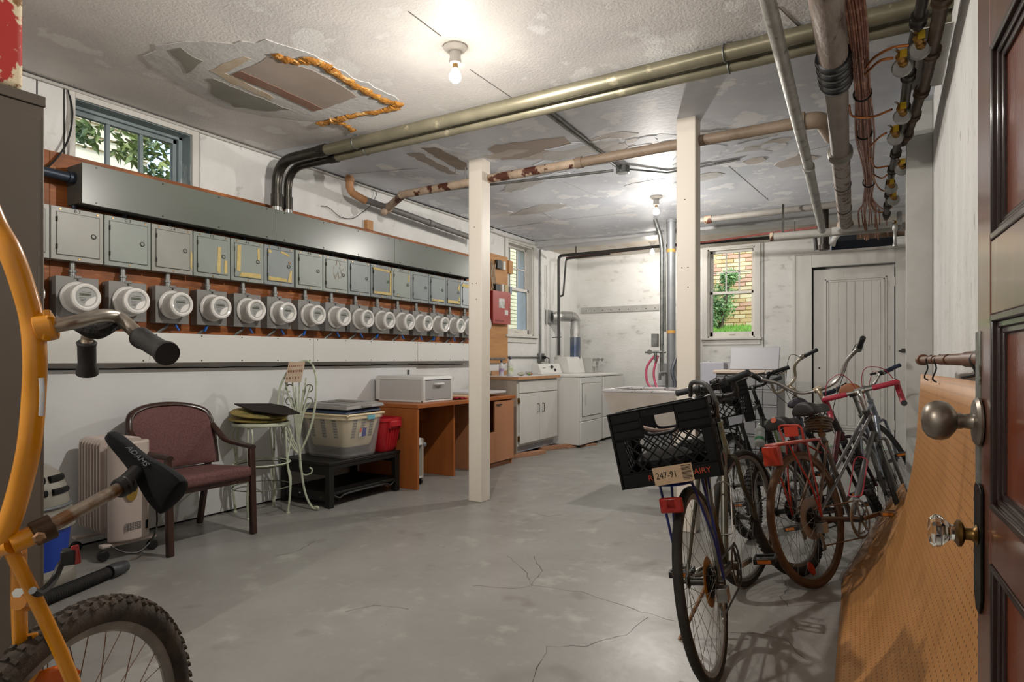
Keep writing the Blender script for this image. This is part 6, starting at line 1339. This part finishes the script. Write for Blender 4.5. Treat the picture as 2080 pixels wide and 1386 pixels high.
one('crate_bag',G(T1).sph((-.03,.03,.06),.08,12,(1.3,1.1,.6)),mat('dark_cloth','1d1b1a',.9,bump=.8,bs=30),'dark cloth bundle in the bottom of the big milk crate','cloth')
T2=bikeT(b2)@MX.Translation((-.03,.0,.335*2+.06))@MX.Rotation(R_(-60),4,'Z')
cr2=crate('smaller black milk crate on the rack of the black bicycle behind',T2,.30,.30,.27)
TF2=T2@MX.Translation((0,-.15-.005,0))@MX(((1,0,0,0),(0,0,-1,0),(0,1,0,0),(0,0,0,1)))
obj('grey_label',G(TF2).bx(-.01,.09,.0,.05,0,.0012),mat('grey_label','84878d',.5),cr2)
one('licence_plate',G(bikeT(b2)).bx(-.225,-.222,-.05,.05,.50,.64),mat('grey_plate','77787a',.4,.5),'small grey plate hanging under the second crate','plate',bev=.006)
# ================================================================= FOREGROUND LEFT: YELLOW TRAILER BIKE, STANDING ON ITS WHEEL
YlM=mat('yellow_frame_paint','d08a12',.32,c2='c47d10',vs=5,c3='a8660e',s3=50,t3=(.72,.76),coat=.4)
th=thing('trailer_bicycle','yellow trailer bicycle with a curved tube, standing upright on its wheel at left','bicycle',tuple(onZ(150,1900,0)))
e_=V((-math.sin(R_(24)),math.cos(R_(24)),0)); nrm=V((e_.y,-e_.x,0))
C=at(150,1578,1.20); C.z=.335
wh=wheel(th,'wheel',C,.335,.026,mat('rim_grey_dusty','8f8a82',.45,.6,c2='77726a',vs=14),mat('tyre_dusty','2b2622',.85,c2='4a3f34',vs=14,bump=.3,bs=120),SpkR,None,True,ax=nrm,nsp=36)
tp=[at(u,v,d) for u,v,d in ((-60,330,.96),(-14,448,.98),(21,512,.98),(49,590,.99),(65,653,1.0),(71,724,1.0),(69,802,1.01),(60,901,1.01),(42,986,1.02),(18,1063,1.02),(-14,1120,1.02),(-60,1160,1.02))]
obj('main_tube',G().tube(spline(tp,6),.0165,20,flat=1.0),YlM,th)
obj('decal',G().tube(spline([at(84,768,.985),at(86,800,.986),at(84,845,.99)],4),.004,8,flat=.5),mat('decal_white','b9bcc2',.4),th)
sc0=at(22,1108,1.02); sc1=at(82,1080,1.05)
obj('seat_tube',G().cyl(sc0,sc1,.0165,n=18).cyl(at(-60,1130,1.02),sc0,.014,n=14),YlM,th)
cl_=obj('seat_clamp',G().lathe([(.018,0),(.0215,.002),(.0215,.030),(.018,.032)],sc1-(sc1-sc0).normalized()*.012,(sc1-sc0),20),mat('clamp_brown_steel','4a3a2c',.4,.6),th)
obj('clamp_bolt',G().lathe([(.010,0),(.010,.012),(.006,.016)],at(80,1093,1.02),at(80,1093,.9)-at(80,1093,1.0),6),RustS,cl_)
sp1=at(258,984,1.22)
obj('seat_post',G().cyl(sc1,sp1,.0125,n=14),mat('scuffed_post','8b8074',.4,.7,c2='6d4e33',vs=14,lo=.5,hi=.6),th)
# saddle: axis from rear (lower right) to nose (upper left)
nose=at(238,888,1.27); rear=at(352,998,1.25); dn=(nose-rear).normalized(); outw=(sp1-sc1).normalized()
mid=nose.lerp(rear,.5); side=outw.cross(dn).normalized(); up_=dn.cross(side).normalized()
if up_.dot(outw)<0: up_=-up_; side=-side
mid=mid.lerp(sp1,.22)
MT=MX(((dn.x,side.x,up_.x,mid.x),(dn.y,side.y,up_.y,mid.y),(dn.z,side.z,up_.z,mid.z),(0,0,0,1)))
SdC=mat('saddle_cover_lycra','08090a',.85,spec=.2,c2='17181b',vs=9,bump=.15,bs=80)
sdl=saddle(th,(0,0,0),0,SdC,.72,T0=MT@MX.Translation((0,0,.010)),w_=.070,rail=False)
vdir=(V((0,0,EYE))-mid).normalized()
obj('saddle_clamp',G().cyl(sp1-outw*.01,sp1.lerp(mid,.8),.017,n=12),Blk,th)
TX=frame(mid+dn*.028+vdir*.046+up_*.014,-dn,up_)
text('saddle_name','ADAMS',.017,mat('faded_letter_grey','5c5e63',.7),TX,sdl)
obj('saddle_spring',G().lathe([(.018,0),(.020,.006),(.014,.010),(.020,.016),(.014,.020),(.020,.026),(.016,.032)],sp1.lerp(sc1,.12),outw,14),Blk,th)
# stays
ax_=C
for k,(u0,d0,s_) in enumerate(((24,1.03,1),(38,1.04,-1))):
    a=at(u0,1120,d0); b=C+nrm*(.062*s_)
    obj('chain_stay',G().tube(spline([a,a.lerp(b,.5)+nrm*(.02*s_),b],5),.0115,12),YlM,th)
obj('stay_bridge',G().cyl(at(38,1225,1.05),at(56,1228,1.08),.012,n=10),YlM,th)
obj('bridge_bolt',G().lathe([(.008,0),(.008,.010)],at(36,1205,1.02),at(36,1205,.9)-at(36,1205,1.0),6),Chr,th)
# handlebar
hb0=at(92,662,1.0); hc=at(110,660,1.01)
obj('bar_clamp',G().cyl(at(74,668,1.0),at(112,661,1.01),.023,n=16).bar(at(88,640,.995),at(104,640,1.0),.012,.016).bar(at(86,690,1.0),at(96,640,1.0),.03,.012),YlM,th,bev=.002)
Scf=mat('scuffed_chrome','a39c92',.3,.8,c2='8a7660',vs=9,lo=.5,hi=.62)
P=[at(100,664,1.01),at(150,655,1.03),at(205,642,1.08),at(240,646,1.12),at(272,672,1.10),at(292,694,1.07)]
obj('handlebar',G().tube(spline(P,6),.0118,14,rs=None),Scf,th)
d=(at(350,725,1.0)-at(284,685,1.07)); 
obj('grip',G().lathe([(.0165,0),(.0185,.003),(.0185,.012),(.0165,.016),(.0165,.085),(.0185,.09),(.0205,.10),(.0195,.106),(0,.108)],at(284,685,1.07),d,18),BlkR,th)
obj('handlebar',G().tube(spline([at(240,646,1.12),at(215,652,1.2),at(190,665,1.3),at(178,685,1.32),at(176,700,1.32)],5),.0118,12),Scf,th)
obj('grip',G().lathe([(.016,0),(.019,.003),(.017,.012),(.017,.055),(.021,.066),(.021,.076),(0,.078)],at(176,694,1.32),at(177,742,1.34)-at(176,694,1.32),16),BlkR,th)
obj('bar_pad',G().tube(spline([at(165,662,1.10),at(195,676,1.10),at(225,660,1.14),at(245,655,1.16)],5),.020,10,flat=.6),mat('torn_black_foam','1b1a1a',.95,bump=1,bs=90),th)
# reflector on its bent arm, chain guard
rb=obj('reflector_arm',G().tube(spline([at(66,1200,1.03),at(82,1205,1.05),at(108,1180,1.1),at(122,1150,1.12),at(132,1138,1.12)],6),.0065,8),Blk,th)
obj('reflector_housing',G().bar(at(139,1116,1.12),at(139,1146,1.12),.022,.026,vdir),Blk,rb,bev=.003)
obj('red_reflector',G().bar(at(152,1108,1.12),at(157,1146,1.12),.012,.006,vdir),mat('red_reflector2','8d1d1d',.25),rb,bev=.002)
obj('chain_guard',G().prism([at(62,1392,1.10),at(80,1362,1.10),at(105,1353,1.11),at(132,1352,1.12),at(148,1362,1.13),at(140,1376,1.13),at(112,1392,1.12)],nrm*.02),mat('orange_guard','c0590f',.4,c2='b04f0c',vs=6),th,bev=.004)
obj('yellow_tab',G().bar(at(52,1290,1.1),at(62,1390,1.12),.035,.006,vdir),YlM,th,bev=.002)
# ================================================================= RIGHT FOREGROUND: OPEN DOOR, PEGBOARDS, ROD
DrM=mat('varnished_mahogany','7a3716',.3,c2='5a260f',vs=3,stretch=(3,3,.5),c3='8a4a26',s3=6,t3=(.6,.72),coat=.6,bump=.1,bs=40)
DrL=mat('worn_mahogany_stile','6b4233',.28,c2='583325',vs=4,stretch=(3,3,.4),c3='8a6b5b',s3=8,t3=(.6,.75),coat=.7)
lk=V((.119,1.178,0)); dd=V((-.054,.9985,0)); W=.80; nn=V((-.9985,-.054,0))
hg=lk-dd*W
TD=MX(((dd.x,nn.x,0,hg.x),(dd.y,nn.y,0,hg.y),(0,0,1,0),(0,0,0,1)))   # x along the leaf from hinge to lock edge, y towards the room
def L_(x0,x1,y0,y1,z0,z1,g=None): return (g or G(TD)).bx(x0,x1,y0,y1,z0,z1)
do=struct('door_2',L_(0,.0,0,0,0,.0) if False else G(TD).bx(.0,.092,-.040,0,.01,2.03).bx(W-.092,W,-.040,0,.01,2.03),DrL,bev=.003)
zs_=[(.20,.48),(.585,.865),(.94,1.21),(1.313,1.584),(1.69,1.93)]
rails=[(.01,.20),(.48,.585),(.865,.94),(1.21,1.313),(1.584,1.69),(1.93,2.03)]
for a,b in rails: obj('rail',G(TD).bx(.092,W-.092,-.038,-.001,a,b),DrL,do,bev=.002)
for a,b in zs_:
    pn=obj('panel',G(TD).bx(.088,W-.088,-.028,-.014,a-.004,b+.004),DrM,do)
    g=G(TD)
    for o,h in ((0,.0),(.009,-.006),(.017,-.010)):
        x0,x1,z0,z1=.092+o,W-.092-o,a+o,b-o; t=.010
        g.bx(x0,x1,-.016,h+.001,z1-t,z1).bx(x0,x1,-.016,h+.001,z0,z0+t).bx(x0,x0+t,-.016,h+.001,z0,z1).bx(x1-t,x1,-.016,h+.001,z0,z1)
    obj('panel_molding',g,mat('dark_door_molding','23100b',.3,coat=.5),pn,bev=.002)
def dpt(x,y,z): return TD@V((x,y,z))
Pew=mat('brushed_pewter','8f8980',.38,.85,c2='7d7368',vs=5,stretch=(6,1,6)); Tar=mat('tarnished_plate','6e6e66',.45,.7,c2='8b8f8a',vs=20,c3='4a4337',s3=30,t3=(.56,.62))
ep=obj('edge_lock_plate',G(TD).bx(W-.030,W+.001,-.001,.0025,.955,1.19),Tar,do,bev=.001)
kx=W-.030
kn=obj('door_knob',G().lathe([(.0355,0),(.036,.003),(.032,.007),(.013,.009),(.0115,.012),(.0105,.020),(.012,.023),(.012,.028),(.018,.031),(.0265,.038),(.030,.047),(.0295,.056),(.025,.065),(.016,.071),(0,.073)],dpt(kx,.002,1.056),nn,32),Pew,do)
bp=obj('long_backplate',G(TD).prism([(kx-.025,.001,.80),(kx-.012,.001,.775),(kx+.012,.001,.775),(kx+.028,.001,.80),(kx+.028,.001,.955),(kx+.015,.001,.965),(kx-.012,.001,.965),(kx-.025,.001,.955)],(0,.004,0)),mat('black_bronze_plate','24221f',.3,.8),do,bev=.001)
obj('glass_knob_ferrule',G().lathe([(.015,0),(.011,.003),(.009,.006),(.009,.014),(.015,.016),(.020,.019),(.020,.023),(.013,.027)],dpt(kx,.006,.888),nn,20),mat('aged_brass','7a5c30',.35,.9,c2='5e4626',vs=20),do)
obj('crystal_knob',G().lathe([(.011,.026),(.012,.031),(.015,.035),(.024,.044),(.025,.052),(.020,.058),(0,.061)],dpt(kx,.006,.888),nn,8),mat('crystal_glass','f2f2ee',.03,trans=1,ior=1.5),do,ang=10)
struct('trim_5',G().bx(hg.x-.02,XR,hg.y-.16,hg.y-.045,0,2.25),WdW,bev=.004)
# pegboards
def pegmat():
    m=mat('pegboard_tan','a2703c',.45,c2='b07d48',vs=2.2,c3='8f6034',s3=3.5,t3=(.58,.75),bump=.05)
    n=m.node_tree.nodes; L=m.node_tree.links; b=n['Principled BSDF']; src=b.inputs['Base Color'].links[0].from_socket
    uv=n.new('ShaderNodeUVMap'); uv.uv_map='UVMap'; vm=n.new('ShaderNodeVectorMath'); vm.operation='MULTIPLY'; vm.inputs[1].default_value=(39.4,39.4,1)
    L.new(uv.outputs[0],vm.inputs[0]); fr=n.new('ShaderNodeVectorMath'); fr.operation='FRACTION'; L.new(vm.outputs[0],fr.inputs[0])
    ds=n.new('ShaderNodeVectorMath'); ds.operation='DISTANCE'; ds.inputs[1].default_value=(.5,.5,0)
    L.new(fr.outputs[0],ds.inputs[0]); lt=n.new('ShaderNodeMath'); lt.operation='LESS_THAN'; lt.inputs[1].default_value=.13; L.new(ds.outputs['Value'],lt.inputs[0])
    mx=n.new('ShaderNodeMix'); mx.data_type='RGBA'; L.new(lt.outputs[0],mx.inputs[0]); L.new(src,mx.inputs[6]); mx.inputs[7].default_value=lin('4a2c14'); L.new(mx.outputs[2],b.inputs['Base Color'])
    return m
Peg=pegmat()
def bez(p0,p1,p2,t): return p0*(1-t)**2+p1*2*t*(1-t)+p2*t*t
KT=[(0,(.088,4.46,.40)),(.05,(.100,4.15,.385)),(.11,(.116,3.72,.43)),(.135,(.120,3.58,.60)),(.17,(.124,3.38,.85)),(.20,(.128,3.18,1.083)),(.5,(.165,2.45,1.09)),(1,(.205,1.21,1.10))]
def sheetA(a,b):
    for (a0,p0_),(a1,p1_) in zip(KT,KT[1:]):
        if a<=a1+1e-9: t=(a-a0)/(a1-a0); top=V(p0_).lerp(V(p1_),t); break
    yb=3.646-2.42*(a*.55 if a<.2 else .11+(a-.2)*.89/.8); bot=V((-.196+.105*a-.015*math.sin(a*2.5),yb,.004))
    k=min(1,a/.2); k=k*k*(3-2*k); ctl=V((bot.x+.10+(top.x-.015-bot.x-.10)*k,(yb+top.y)/2,top.z*.35*(1-k)+.24*k))
    return bez(bot,ctl,top,b)
gA=G().grid(sheetA,110,22)
rows=23; uvs=[]
for i in range(111):
    s_=0; prev=None
    for j in range(rows):
        p=gA.v[i*rows+j]
        if prev is not None: s_+=(p-prev).length
        prev=p; uvs.append(((p.y-1.2)/1.0,s_))
gA.uv=uvs
one('pegboard_sheet',gA,Peg,'large tan pegboard sheet hanging under the brown rod and curving out onto the floor','pegboard',solid=.005)
one('crumpled_film',G().grid(lambda a,b:sheetA(0,.02+a*.85).lerp(sheetA(.05+.03*math.sin(a*5),.02+a*.85),b)+V((-.006-.012*abs(math.sin(a*23+b*3)),0,.004+.006*math.sin(a*31+b*6))),30,8),mat('cloudy_film','8b7668',.3,alpha=.45),'cloudy torn plastic film along the far edge of the pegboard','film')
Rod=mat('brown_turned_rod','6a4225',.4,c2='4e2e18',vs=9)
th=thing('wooden_rod','brown segmented wooden rod along the right wall above the pegboard','rod',(.16,2.5,1.14))
p0,p1=V((.205,1.72,1.148)),V((.128,3.16,1.143)); d=(p1-p0); Ln=d.length; d.normalize()
for a,b,r in ((0,.34,.021),(.345,.60,.0175),(.605,.66,.014),(.665,.86,.0175),(.865,.98,.013),(.985,1.36,.016),(1.36,1.44,.023)): obj('rod_segment',G().cyl(p0+d*a,p0+d*b,r,n=14),Rod,th,bev=.001)
obj('black_tie',G().tube(spline([p0+d*.15+V((0,0,.03)),p0+d*.16+V((-.02,0,0)),p0+d*.15+V((-.01,0,-.035)),p0+d*.2+V((-.03,0,-.045))],5),.004,6),Blk,th)
for k,o in enumerate((.86,1.10)):
    q_=p0+d*o
    one('wire_hook',G().tube(spline([q_+V((0,0,.018)),q_+V((-.018,0,0)),q_+V((-.012,0,-.03)),q_+V((-.022,.01,-.065)),q_+V((-.01,.015,-.078))],5),.0028,6),Blk,('nearer','farther')[k]+' black wire hook hanging from the brown rod','hook')
